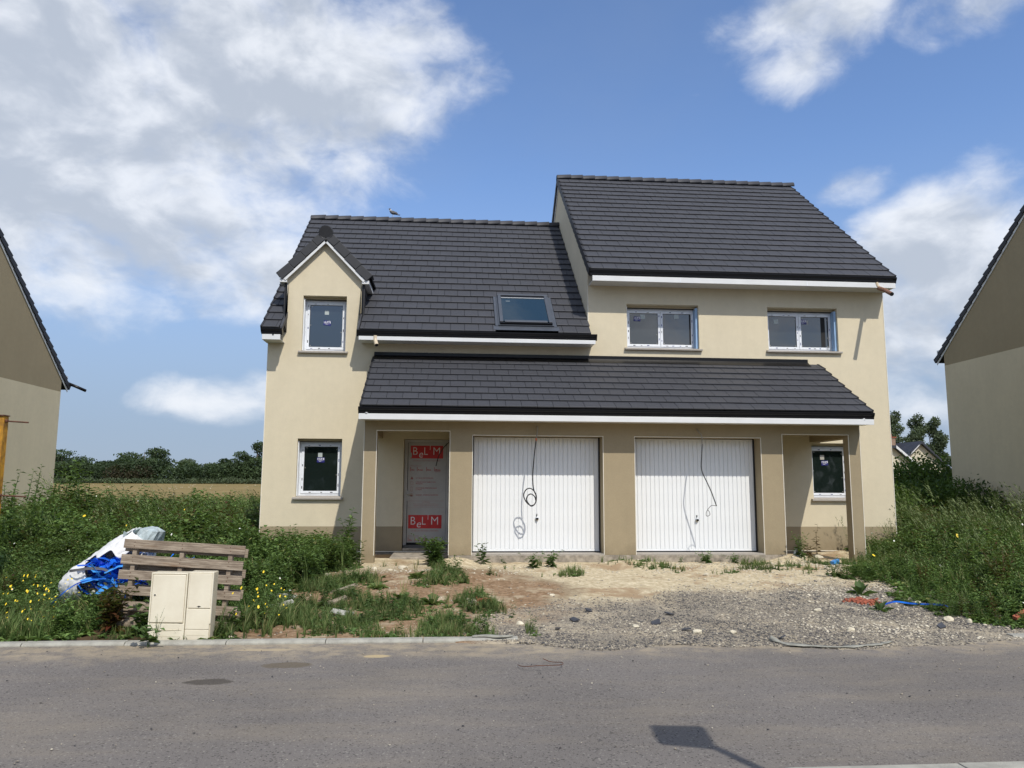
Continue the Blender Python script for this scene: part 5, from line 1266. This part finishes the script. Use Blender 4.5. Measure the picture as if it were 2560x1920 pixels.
# ------------------------------------------------------------------ small things by the kerb
def plank(parent, name, L, hgt, th, loc, m='pallet_wood', rot=(0, 0, 0), mesh_=[]):
    me = mesh(name, MB().box(0, L, 0, th, 0, hgt), m); o = obj(name, me, None, parent, bevel=.003); o.location = loc; o.rotation_euler = rot; return o
pal = thing('wooden_pallet', 'weathered grey wooden pallet leaning upright behind the cream cabinets', 'pallet', (-3.62, -6.86, -.50), (R_(-4), R_(3.5), R_(1.5)))
ph, pw = 1.12, 1.30
for i in range(7):
    z = 1.04 - i * .163 + random.uniform(-.004, .004)
    plank(pal, 'front_board', pw + random.uniform(-.01, .01), .098 + random.uniform(-.006, .006), .019, (random.uniform(-.008, .008) - .0 * i, 0, z), rot=(0, R_(random.uniform(-.4, .4)), 0))
for x in (.10, .60, 1.12): plank(pal, 'runner', .045, 1.12, .085, (x, .0195, 0))
for i, z in enumerate((1.005, .78, .56, .33, .05)): plank(pal, 'back_board', pw + .02, .095, .018, (-.01, .105, z))
nl = MB()
for i in range(7):
    for x in (.122, .622, 1.142):
        for dz in (.03, .07): nl.tube([(x + random.uniform(-.01, .01), -.0015, 1.04 - i * .163 + dz), (x, .004, 1.04 - i * .163 + dz)], .005, 6)
obj('nail_heads', nl, 'rust', pal, kind='stuff')

def cabinet(label, x, y, z, wd, h, d, kind):
    t = thing('meter_cabinet', label, 'cabinet', (x, y, z), (0, R_(1.2) if kind else R_(1.0), 0))
    obj('body', MB().box(0, wd, .012, d, 0, h), 'cabinet_edge', t, bevel=.008)
    obj('rim', MB().box(0, .014, 0, .03, .18, h).box(wd - .014, wd, 0, .03, .18, h).box(.014, wd - .014, 0, .03, h - .016, h), 'cabinet', t, bevel=.004)
    if kind == 0:
        obj('door', MB().box(.018, wd - .018, -.006, .012, .195, h - .02), 'cabinet', t, bevel=.006)
        obj('lock', MB().tube([(.052, -.012, .47), (.052, .0, .47)], .009, 10), 'steel', t)
        obj('base_panel', MB().box(.0, wd, -.002, .02, .0, .185), 'cabinet', t, bevel=.005)
        obj('groove', MB().prism([(.015, .123), (wd / 2, .116), (wd - .02, .125), (wd / 2, .121)], -.006, -.0021, axis='y').box(.03, wd - .03, -.004, -.0021, .058, .0605), 'cabinet_edge', t)
        obj('latch', MB().box(wd - .055, wd - .015, -.009, -.0061, .196, .207), 'cabinet_edge', t)
    else:
        obj('door', MB().box(.014, wd - .014, -.004, .012, .335, h - .016), 'cabinet', t, bevel=.004)
        obj('base_panel', MB().box(.0, wd - .012, -.003, .02, .125, .328).box(0, wd - .012, -.003, .02, 0, .121), 'cabinet', t, bevel=.004)
        obj('lock', MB().tube([(wd * .5, -.008, .352), (wd * .5, -.003, .352)], .008, 10).box(wd * .5 - .02, wd * .5 + .02, -.0065, -.004, .350, .3535), 'zinc_black', t)
        obj('groove', MB().box(.02, wd - .04, -.0045, -.0031, .066, .0685), 'cabinet_edge', t)
cabinet('wider cream plastic meter cabinet at the kerb before the pallet', -3.045, -7.34, -.36, .362, .69, .17, 0)
cabinet('narrower cream meter cabinet with two flaps right of the wider one', -2.675, -7.34, -.36, .248, .695, .17, 1)

# woven sack full of blue plastic
sk_ = thing('builders_sack', 'torn white woven builders sack spilling blue plastic behind the pallet', 'sack', (-4.35, -5.9, -.2))
def loft(rings, seg=28, wr=.02, seed=1):
    rg_ = np.random.default_rng(seed); mb_ = MB(); n = len(rings)
    for k_, (c_, ry, rz, ang) in enumerate(rings):
        for j in range(seg):
            t = 2 * math.pi * j / seg; w_ = 1 + wr * 3 * (fbm(np.array([j * .55 + seed * 7]), np.array([k_ * .9]))[0] - .5) + wr * math.sin(5 * t + k_)
            u_ = Vector((-math.sin(ang), 0, math.cos(ang))); v_ = Vector((0, 1, 0))
            p_ = Vector(c_) + u_ * (rz * w_ * math.sin(t)) + v_ * (ry * w_ * math.cos(t)); mb_.v.append(tuple(p_))
    for k_ in range(n - 1):
        for j in range(seg): q = k_ * seg; mb_.f.append((q + j, q + (j + 1) % seg, q + seg + (j + 1) % seg, q + seg + j))
    return mb_
rings = [((-.17, 0, .10), .04, .05, .9), ((-.15, 0, .14), .16, .14, .9), ((-.06, 0, .19), .27, .21, .75), ((.08, 0, .27), .34, .25, .6), ((.22, 0, .35), .36, .24, .6), ((.36, 0, .45), .38, .26, .7), ((.50, .05, .58), .36, .26, .85), ((.60, .08, .71), .32, .22, .95), ((.67, .1, .82), .25, .15, 1.0)]
lf = loft(rings, 32, .03, 3)
# open the side that faces the road
cut = [f for f in lf.f if not (lambda c_: c_.x > .16 and c_.y < -.04 and c_.z < .62 and c_.z > .10)(sum((Vector(lf.v[i]) for i in f), Vector()) / 4)]
lf.f = cut
bag = obj('sack_cloth', lf, 'sack', sk_, smooth=True)
so = bag.modifiers.new('solid', 'SOLIDIFY'); so.thickness = .006
sd = bag.modifiers.new('sub', 'SUBSURF'); sd.levels = 2; sd.render_levels = 2
tx = bpy.data.textures.new('wrinkle', 'CLOUDS'); tx.noise_scale = .09; dp = bag.modifiers.new('wrinkle', 'DISPLACE'); dp.texture = tx; dp.strength = .05
tb = MB()
def ribbon(pts, w_, mb_=None, th=.004):
    mb_ = mb_ if mb_ is not None else MB(); P = smooth_pts(pts, 5); n = len(P); i0 = len(mb_.v)
    for p_ in P: mb_.v += [tuple(p_ + Vector((0, 0, w_ / 2))), tuple(p_ - Vector((0, 0, w_ / 2))), tuple(p_ + Vector((0, th, -w_ / 2))), tuple(p_ + Vector((0, th, w_ / 2)))]
    for k_ in range(n - 1):
        q = i0 + 4 * k_
        for a, b_ in ((0, 1), (1, 2), (2, 3), (3, 0)): mb_.f.append((q + a, q + b_, q + 4 + b_, q + 4 + a))
    return mb_
obj('strap', ribbon([(-.02, -.30, .43), (.1, -.41, .45), (.25, -.42, .47), (.4, -.40, .46), (.47, -.36, .40)], .03), 'sack_grey', sk_)
obj('blue_strap', ribbon([(-.22, -.24, .12), (-.20, -.30, .06), (-.1, -.40, .12), (.02, -.46, .22), (.16, -.48, .31), (.30, -.47, .35), (.45, -.44, .36)], .014), 'blue_plastic', sk_)
obj('lettering', MB().box(.08, .095, -.40, -.395, .12, .2), 'print_black', sk_)
rg_ = np.random.default_rng(9)
def crumple(n, cx, cy, cz, sx, sy, sz, L, Wd, m, name, seed):
    r_ = np.random.default_rng(seed); mb_ = MB()
    for i in range(n):
        c_ = Vector((cx + r_.uniform(-sx, sx), cy + r_.uniform(-sy, sy), cz + r_.uniform(-sz, sz)))
        M = Matrix.Translation(c_) @ Matrix.Rotation(r_.uniform(0, 6.28), 4, 'Z') @ Matrix.Rotation(r_.uniform(-1., 1.), 4, 'X') @ Matrix.Rotation(r_.uniform(-1, 1), 4, 'Y')
        l, w_ = L * r_.uniform(.5, 1.3), Wd * r_.uniform(.5, 1.3); b_ = r_.uniform(-.3, .3) * l
        P = [(-l, -w_, 0), (0, -w_, b_), (l, -w_ * .7, 0), (l, w_ * .7, .02), (0, w_, b_), (-l, w_, 0)]; P = [tuple(M @ Vector(q)) for q in P]
        i0 = len(mb_.v); mb_.v += P + [tuple(Vector(q) + Vector((0, .006, 0))) for q in P]
        mb_.f += [(i0, i0 + 1, i0 + 4, i0 + 5), (i0 + 1, i0 + 2, i0 + 3, i0 + 4), (i0 + 6, i0 + 11, i0 + 10, i0 + 7), (i0 + 7, i0 + 10, i0 + 9, i0 + 8)]
        for a in range(6): b2 = (a + 1) % 6; mb_.f.append((i0 + a, i0 + 6 + a, i0 + 6 + b2, i0 + b2))
    return obj(name, mb_, m, sk_)
crumple(170, .46, -.20, .36, .30, .14, .20, .085, .028, 'blue_plastic', 'blue_film', 2)
crumple(80, .95, -.05, .30, .32, .14, .24, .07, .018, 'blue_plastic', 'blue_film', 12)
crumple(12, .40, -.34, .33, .16, .05, .13, .13, .05, 'pale_blue_plastic', 'blue_sheet', 4)
crumple(22, .46, -.30, .12, .20, .06, .10, .05, .03, 'paper_white', 'white_film', 5)
crumple(40, .66, .0, .74, .13, .10, .11, .085, .05, 'foil', 'grey_film', 6)
obj('orange_tag', MB().box(.66, .73, -.14, -.135, .80, .83, Matrix.Rotation(.3, 4, 'Y') @ Matrix.Translation((-.22, 0, .2))), 'orange_plastic', sk_) if False else None
obj('grey_film_sheet', loft([((.66, .05, .62), .2, .10, 1.4), ((.70, .05, .76), .24, .16, 1.4), ((.76, .05, .88), .16, .13, 1.4), ((.78, .05, .92), .03, .03, 1.4)], 16, .12, 8), 'foil', sk_)
crumple(30, -.13, -.06, .05, .10, .12, .08, .06, .04, 'foil', 'grey_film', 7)

# yellow steel formwork with rusty tie rods
yf = thing('formwork_panel', 'rusty yellow steel formwork panel standing at the left edge', 'formwork', (-5.85, -5.0, -.25))
obj('plate', MB().box(-1.3, 0, .0, .006, .0, 2.36), 'yellow_paint', yf)
obj('edge_channel', MB().box(-.055, 0, -.10, .0, .0, 2.36).box(-1.3, -.056, -.10, .0, 2.28, 2.36).box(-1.3, -.056, -.10, 0, 1.10, 1.16).box(-1.3, -.056, -.1, 0, .0, .08), 'yellow_paint', yf, bevel=.006)
obj('top_flange', MB().box(-1.3, .01, -.12, .02, 2.362, 2.375), 'rust', yf)
for z, L in ((2.30, .29), (1.33, .34)):
    r = obj('tie_rod', MB().tube([(-.25, -.06, z + .01), (L, -.06, z - .02)], .010, 8), 'rust', yf)
    obj('tie_nut', MB().tube([(.0, -.06, z), (.03, -.06, z - .003)], .022, 6), 'rust', r)

# street lamp whose shadow falls on the road
lp = thing('street_lamp', 'street lamp beside the camera whose shadow falls on the road', 'lamp', (2.63, -13.59, -.30))
hz_ = 3.46
obj('pole', MB().tube([(0, 0, 0), (0, 0, 1.0), (0, 0, hz_ - .02)], [.055, .05, .032], 12), 'galvanised', lp, smooth=True)
lpx = 2.86; 
obj('lamp_head', MB().prism([(-.32, .10), (0, -.02), (.06, .42), (-.283, .46)], hz_ - .06, hz_, axis='z'), 'galvanised', lp, bevel=.01)

# pigeon on the ridge
pg = thing('pigeon', 'grey pigeon perched on the ridge of the lower roof', 'bird', (-1.62, 4.3, 8.345), (0, 0, R_(15)))
bp = [(-.115, 0, .085), (-.06, 0, .095), (0, 0, .105), (.05, 0, .12), (.075, 0, .15), (.085, 0, .185), (.10, 0, .20), (.125, 0, .197)]
body = MB().tube([(-x, y, z) for x, y, z in bp], [.012, .038, .052, .046, .030, .024, .026, .006], 12)
obj('body', body, 'bird', pg, smooth=True)
obj('wing', MB().prism([(-.04, .09), (.12, .075), (.07, .12), (-.03, .13)], -.055, -.045, axis='y').prism([(-.04, .09), (.12, .075), (.07, .12), (-.03, .13)], .045, .055, axis='y'), 'bird', pg)
obj('tail', MB().box(.09, .18, -.02, .02, .06, .072), 'bird', pg)
obj('beak', MB().tube([(-.120, 0, .198), (-.142, 0, .19)], [.006, .001], 6), 'bird_white', pg)
for s in (-1, 1): obj('leg', MB().tube([(0, .02 * s, .07), (-.005, .02 * s, 0), (-.03, .02 * s, 0)], .005, 5), 'bird_white', pg)
obj('throat_patch', MB().tube([(-.07, 0, .145), (-.083, 0, .175)], [.034, .028], 10), 'bird_white', pg, smooth=True)

# ------------------------------------------------------------------ gravel, stones, debris
ico_v = np.array([(0, 0, 1), (.9, 0, 0), (0, .9, 0), (-.9, 0, 0), (0, -.9, 0), (0, 0, -1)], float); ico_f = np.array([(0, 1, 2), (0, 2, 3), (0, 3, 4), (0, 4, 1), (5, 2, 1), (5, 3, 2), (5, 4, 3), (5, 1, 4)])
sm = new_mat('gravel_stone'); k = sm[1]; at = k.n('ShaderNodeAttribute', {'attribute_name': 'tint'}).outputs['Fac']
r1 = k.n('ShaderNodeValToRGB', Fac=at); cr = r1.color_ramp; cr.elements[0].color = (.055, .056, .062, 1); cr.elements[1].color = (.66, .60, .47, 1)
e = cr.elements.new(.35); e.color = (.185, .165, .14, 1); e = cr.elements.new(.6); e.color = (.36, .31, .235, 1)
b = k.n('ShaderNodeBsdfPrincipled', Base_Color=r1.outputs[0], Roughness=.95); k.t.links.new(b.outputs[0], sm[2].inputs[0])
def stones(name, label, n, x0, x1, y0, y1, dens, s0, s1, tintf, flat=.42):
    x = rng.uniform(x0, x1, n); y = rng.uniform(y0, y1, n); k_ = rng.random(n) < dens(x, y); x, y = x[k_], y[k_]; n = len(x)
    s = s0 * (s1 / s0) ** (rng.random(n) ** 2.2); th = rng.uniform(0, 6.28, n); z = ground_h(x, y)
    v = ico_v[None] * (1 + rng.uniform(-.3, .3, (n, 6, 1))) * s[:, None, None] * np.stack([rng.uniform(.7, 1.3, n), np.ones(n), np.full(n, flat)], 1)[:, None]
    c_, s_ = np.cos(th)[:, None], np.sin(th)[:, None]; tl = rng.uniform(-.3, .3, n)[:, None]
    V = np.stack([v[..., 0] * c_ - v[..., 1] * s_ + x[:, None], v[..., 0] * s_ + v[..., 1] * c_ + y[:, None], v[..., 2] + tl * v[..., 0] + z[:, None] + s[:, None] * .08], 2).reshape(-1, 3)
    F = (ico_f[None] + (np.arange(n) * 6)[:, None, None]).reshape(-1, 3); T = np.repeat(np.clip(tintf(x, y), 0, 1), 6)
    o = obj(name, np_mesh(name, V, F, 'gravel_stone', T), None); o['kind'] = 'stuff'; o['label'] = label; return o
fan = lambda x, y: np.where(y > -7.4, 1., sstep(x, .1, .6) * (1 - sstep(x, 5.4, 6.2)) * (y > -7.56 - (.46 + .12 * np.sin(x * 1.9)) * sstep(x, .3, 1.7)))
stones('gravel', 'grey road gravel spilled over the drive', 120000, -.1, 7.2, -8.1, -3.0, lambda x, y: cover(x, y)[1] * fan(x, y) * (.30 + .70 * sstep(fbm(x, y, 1.6), .36, .56)), .006, .022, lambda x, y: np.clip(rng.beta(1.2, 2.2, len(x)) * .95 + .6 * (fbm(x, y, 1.3) - .42), 0, 1))
stones('chalk_rubble', 'pale chalk stones over the right of the drive', 38000, 1.5, 8.2, -7.7, -1.9, lambda x, y: sstep(x + 2 * (fbm(x, y, 1.2) - .5), 3.2, 5.6) * (1 - .85 * tallc(x, y)) * (.35 + .65 * cover(x, y)[0]) * (.25 + .75 * sstep(fbm(x + 7, y, 1.4), .4, .6)), .005, .034, lambda x, y: .45 + .55 * rng.beta(2.4, 1.4, len(x)))
stones('chalk_rubble', 'chalk crumbs along the foot of the garages and porch', 12000, -3.6, 9.2, -3.3, -.1, lambda x, y: .8 * sstep(fbm(x, y, 2.), .40, .6) * free(x, y), .006, .035, lambda x, y: .6 + .4 * rng.beta(2.4, 1.4, len(x)))
stones('chalk_rubble', 'sparse small stones over the sandy track', 9000, -3.2, 6, -7.3, -2, lambda x, y: .30 + 0 * x, .005, .026, lambda x, y: rng.beta(2.0, 1.3, len(x)))
stones('road_grit', 'loose grit scattered on the asphalt', 1800, -8, 9, -11.1, -7.7, lambda x, y: x * 0 + .6, .004, .013, lambda x, y: rng.beta(.45, .9, len(x))).location.z = 0
g_ = bpy.data.objects.get('road_grit')
me = g_.data; co = np.empty(len(me.vertices) * 3, dtype=np.float32); me.vertices.foreach_get('co', co); co = co.reshape(-1, 3)
zz = co[:, 2].reshape(-1, 6); ctr = (zz[:, 0:1] + zz[:, 5:6]) / 2; co[:, 2] = (zz - ctr - .351).ravel(); me.vertices.foreach_set('co', co.ravel())
# individual larger stones
def rock(x, y, s, label, m='chalk_rock', seed=0, flat=.6, z=None):
    r_ = np.random.default_rng(seed); import bmesh
    bm = bmesh.new(); bmesh.ops.create_icosphere(bm, subdivisions=2, radius=1)
    ax = r_.uniform(.7, 1.3, 3); pl = [(Vector(r_.normal(size=3)).normalized(), r_.uniform(.62, .9)) for _ in range(13)]
    for v in bm.verts:
        for n_, d_ in pl:
            q = v.co.dot(n_)
            if q > d_: v.co -= n_ * (q - d_)
        v.co = Vector((v.co.x * ax[0] * s, v.co.y * ax[1] * s, v.co.z * s * flat))
    me = bpy.data.meshes.new('stone'); bm.to_mesh(me); bm.free(); me.materials.append(MAT[m])
    o = bpy.data.objects.new('stone', me); COL.objects.link(o); o.location = (x, y, (float(ground_h(x, y)) if z is None else z) + s * flat * .35); o.rotation_euler = (0, 0, r_.uniform(0, 6)); return tag(o, label, 'stone', 'loose stones on the plot')
ROCKS = [(-5.35, -4.95, .16, 'big grey stone in the weeds left of the sack', 'grey_rock'), (5.92, -6.68, .07, 'pale stone at the kerb end before the right weeds', 0), (6.1, -6.80, .055, 'rounded pale stone next to the kerb end stone', 0), (4.44, -7.21, .055, 'ochre stone near the strip of grey fabric', 0),
    (6.15, -5.68, .055, 'pale round stone above the blue strap', 0), (2.69, -7.25, .055, 'pale stone in the middle of the gravel', 0), (2.45, -7.2, .03, 'smaller stone left of the middle gravel stone', 0), (3.1, -7.2, .055, 'stone right of the middle gravel stone', 0),
    (2.1, -6.9, .045, 'lone stone in the front gravel', 0), (.81, -6.7, .045, 'white stone at the left edge of the gravel', 0), (4.07, -3.45, .055, 'white stone beside green tuft below right garage', 0), (2.15, -2.9, .05, 'ochre stone on the pale track below the garage pier', 0),
    (-1.75, -1.15, .09, 'white chalk block left of the porch post foot', 0), (-1.2, -2.75, .07, 'white chalk lump before the porch', 0), (-.75, -2.6, .08, 'pointed white chalk lump below the door step', 0), (-.95, -2.85, .05, 'low white chalk lump beside the pointed one', 0),
    (9.0, -.6, .16, 'chalk block at the right house corner', 0), (8.75, -.8, .10, 'smaller chalk block at the right house corner', 0), (6.75, -1.0, .10, 'chalk lump inside the right porch', 0), (7.15, -.9, .09, 'second chalk lump inside the right porch', 0),
    (-2.55, -.95, .13, 'white chalk slab against the plinth', 0), (-1.9, -3.4, .08, 'white lump in the weeds before the post', 0), (-2.25, -7.2, .05, 'small beige stone right of the pallet foot', 0), (-2.4, -2.2, .09, 'white lump between weeds at the plinth', 0), (4.6, -6.1, .05, 'pale stone behind the fabric strip', 0), (1.4, -5.0, .04, 'small pale stone on the sandy track', 0)]
for i, (x, y, s, lab, m) in enumerate(ROCKS): rock(x, y, s, lab, m or 'chalk_rock', 100 + i)
def scrap(name, label, cat, pts, th, m, x, y, z=0., rot=(0, 0, 0), group=None):
    o = obj(name, MB().prism(pts, -th / 2, th / 2, axis='z'), m); o.location = (x, y, float(ground_h(x, y)) + .012 + z); o.rotation_euler = rot; return tag(o, label, cat, group)
for i, (x, y, s, lab) in enumerate([(1.45, -6.6, .06, 'black slate shard standing in the left gravel'), (1.72, -6.05, .06, 'black shard at the left of the gravel'), (2.38, -6.72, .07, 'black shard in the middle of the gravel'), (2.68, -6.2, .06, 'bent black shard next to the middle one'),
        (2.6, -7.15, .06, 'black shard right of the middle stones'), (1.2, -7.0, .045, 'black shard in the front gravel'), (5.56, -7.1, .06, 'dark slate piece near the right kerb end'), (3.5, -7.55, .05, 'dark shard near the fabric strip')]):
    scrap('slate_shard', lab, 'shard', [(-s, -s * .5), (s * .7, -s * .6), (s, s * .3), (-s * .4, s * .7)], .012, 'slate_shard', x, y, .01, (random.uniform(-.5, .2), random.uniform(-.4, .4), random.uniform(0, 6)), 'dark shards in the gravel')
scrap('plank_offcut', 'weathered plank offcut lying in the left grass', 'wood', [(-.22, -.04), (.22, -.05), (.21, .04), (-.2, .045)], .025, 'pallet_wood', -1.46, -4.7, .02, (.1, -.25, .5))
scrap('plank_offcut', 'small grey wood scrap left on the orange soil', 'wood', [(-.15, -.03), (.15, -.04), (.15, .03), (-.14, .04)], .03, 'pallet_wood', -1.43, -5.5, .03, (.3, -.3, .5))
scrap('plastic_sheet', 'flat white plastic scrap right of the yellow flowers', 'plastic', [(-.2, -.04), (.02, -.07), (.15, -.05), (.19, .03), (.02, .06), (-.16, .04)], .006, 'paper_white', -2.14, -5.25, .05, (.35, .1, .1))
scrap('plastic_sheet', 'second white plastic scrap above the first', 'plastic', [(-.14, -.03), (.05, -.06), (.17, -.04), (.15, .05), (-.1, .04)], .006, 'paper_white', -2.05, -5.8, .05, (.4, -.2, .3))
scrap('plastic_sheet', 'crumpled white plastic scrap in the short grass', 'plastic', [(-.12, -.05), (.12, -.07), (.16, .06), (-.1, .06)], .008, 'paper_white', -1.27, -6.15, .03, (.3, .2, .1))
scrap('brick_fragment', 'broken red brick piece with mortar on the sandy track', 'brick', [(-.10, -.05), (.1, -.06), (.12, .05), (-.08, .06)], .07, 'brick_red', .44, -5.5, .03, (.1, .1, .3))
scrap('mortar_lump', 'white mortar lump touching the red brick piece', 'mortar', [(-.06, -.04), (.05, -.06), (.06, .04), (-.05, .06)], .07, 'chalk_rock', .30, -5.55, .02, (.3, .1, .9))
scrap('tube_offcut', 'orange and white plastic offcut at the right edge', 'plastic', [(-.16, -.025), (.16, -.03), (.16, .03), (-.15, .03)], .04, 'brick_red', 6.80, -6.75, .07, (.2, -.25, .4))
o = scrap('blue_bottle', 'crushed blue plastic bottle by the right porch post', 'bottle', [(-.08, -.04), (.08, -.04), (.11, 0), (.08, .04), (-.08, .04)], .06, 'pale_blue_plastic', 6.85, -2.15, .03, (0, -.2, .5))
ob = obj('plastic_bag', MB().prism([(-.07, 0), (.09, 0), (.03, .28), (-.03, .30)], -.02, .03, axis='y'), 'foil'); ob.location = (6.32, -1.75, -.14); ob.rotation_euler = (.15, .0, .3); tag(ob, 'grey-blue plastic bag leaning on the right garage pier', 'bag')
bs = obj('blue_band', ribbon([(0, 0, .02), (.15, .0, .05), (.35, -.05, .03), (.6, -.22, .04), (.68, -.26, .02)], .02), 'blue_plastic'); bs.location = (5.62, -5.86, float(ground_h(5.9, -6.0)) + .02); tag(bs, 'blue plastic packing band on the stones at the right', 'band')
# red grit
xx = rng.normal(5.50, .10, 200); yy = rng.normal(-5.52, .09, 200)
mb = MB()
for a_, b_ in zip(xx, yy): s_ = random.uniform(.006, .018); z_ = float(ground_h(a_, b_)); mb.box(a_ - s_, a_ + s_, b_ - s_, b_ + s_, z_ - .01, z_ + s_ + .006)
o = obj('brick_grit', mb, 'brick_red'); o['kind'] = 'stuff'; o['label'] = 'crumbled red brick beside the rosette plant'
# geotextile strip torn along the gravel edge
gt = MB(); ptsf = smooth_pts([(3.34, -7.66, 0), (3.44, -7.88, 0), (3.84, -8.04, 0), (4.1, -8.0, 0), (4.35, -7.93, 0), (4.55, -7.80, 0)], 6); n = len(ptsf); rr_ = random.Random(4)
for i, p_ in enumerate(ptsf):
    t = i / (n - 1); w_ = .065 * (1 - .6 * t) * rr_.uniform(.25, 1.35); d = (ptsf[min(i + 1, n - 1)] - ptsf[max(i - 1, 0)]).normalized(); s_ = Vector((-d.y, d.x, 0)); lift = .045 * max(0, 1 - t * 6)
    for q, dz in ((-1, .0), (0, .003 + lift), (1, .001 + lift * .4)): P_ = p_ + s_ * q * w_; gt.v.append((P_.x, P_.y, max(-.352, float(ground_h(P_.x, P_.y))) + .008 + dz))
for i in range(n - 1):
    for j in range(2): gt.f.append((i * 3 + j, i * 3 + j + 1, i * 3 + 4 + j, i * 3 + 3 + j))
o = obj('geotextile_strip', gt, 'geotextile', smooth=True); sm_ = o.modifiers.new('s', 'SOLIDIFY'); sm_.thickness = .003; tag(o, 'torn grey geotextile strip along the front edge of the gravel', 'fabric')
gt2 = MB(); 
for i in range(7):
    for j, dy in enumerate((-.06, .0, .07)): x_ = .25 + i * .07; y_ = -7.45 + dy * (1 - abs(i - 3) / 4) + .03 * math.sin(i); gt2.v.append((x_, y_, max(-.352, float(ground_h(x_, y_))) + .022 + .01 * (j == 1)))
for i in range(6):
    for j in range(2): gt2.f.append((i * 3 + j, i * 3 + j + 1, i * 3 + 4 + j, i * 3 + 3 + j))
o = obj('geotextile_strip', gt2, 'geotextile', smooth=True); sm_ = o.modifiers.new('s', 'SOLIDIFY'); sm_.thickness = .006; tag(o, 'small grey fabric scrap at the left corner of the gravel', 'fabric')
# bent wire on the road
P = smooth_pts([(.62, -8.62, 0), (.66, -8.78, .02), (.80, -8.80, .03), (.98, -8.74, .02), (1.02, -8.60, .01), (.93, -8.52, 0), (.86, -8.48, .02)])
o = obj('bent_wire', MB().tube([p_ - Vector((.8, -8.7, 0)) for p_ in P], .0035, 5), 'rust'); o.location = (.8, -8.7, -.345); tag(o, 'thin bent rusty wire lying on the asphalt', 'wire')
# clods and a soil hump in the far field
stones('field_clods', 'pale clods and stones on the tan field', 330, -70, -10, 22, 130, lambda x, y: x * 0 + 1., .06, .22, lambda x, y: rng.uniform(.55, 1., len(x)), .4)
hm = obj('earth_heap', MB(), 'dry_stem'); bpy.data.objects.remove(hm)
GR2 = sample(2600, -30, -4, 15, 40, lambda x, y: .8 * sstep(fbm(x, y, .4), .45, .6))
o = obj('field_grass', scatter('field_grass', G1, GR2, rng.uniform(.25, .6, len(GR2)), 'seed_head'), None); o['kind'] = 'stuff'; o['label'] = 'dry tufts at the near edge of the tan field'
bpy.context.view_layer.update()
# lettering: flat curves turned into plain meshes
dg = bpy.context.evaluated_depsgraph_get()
for o in [q for q in bpy.data.objects if q.type == 'FONT']:
    me = bpy.data.meshes.new_from_object(o.evaluated_get(dg)); n_ = bpy.data.objects.new('lettering', me); COL.objects.link(n_)
    n_.parent = o.parent; n_.location = o.location; n_.rotation_euler = o.rotation_euler; n_.scale = o.scale
    bpy.data.objects.remove(o)
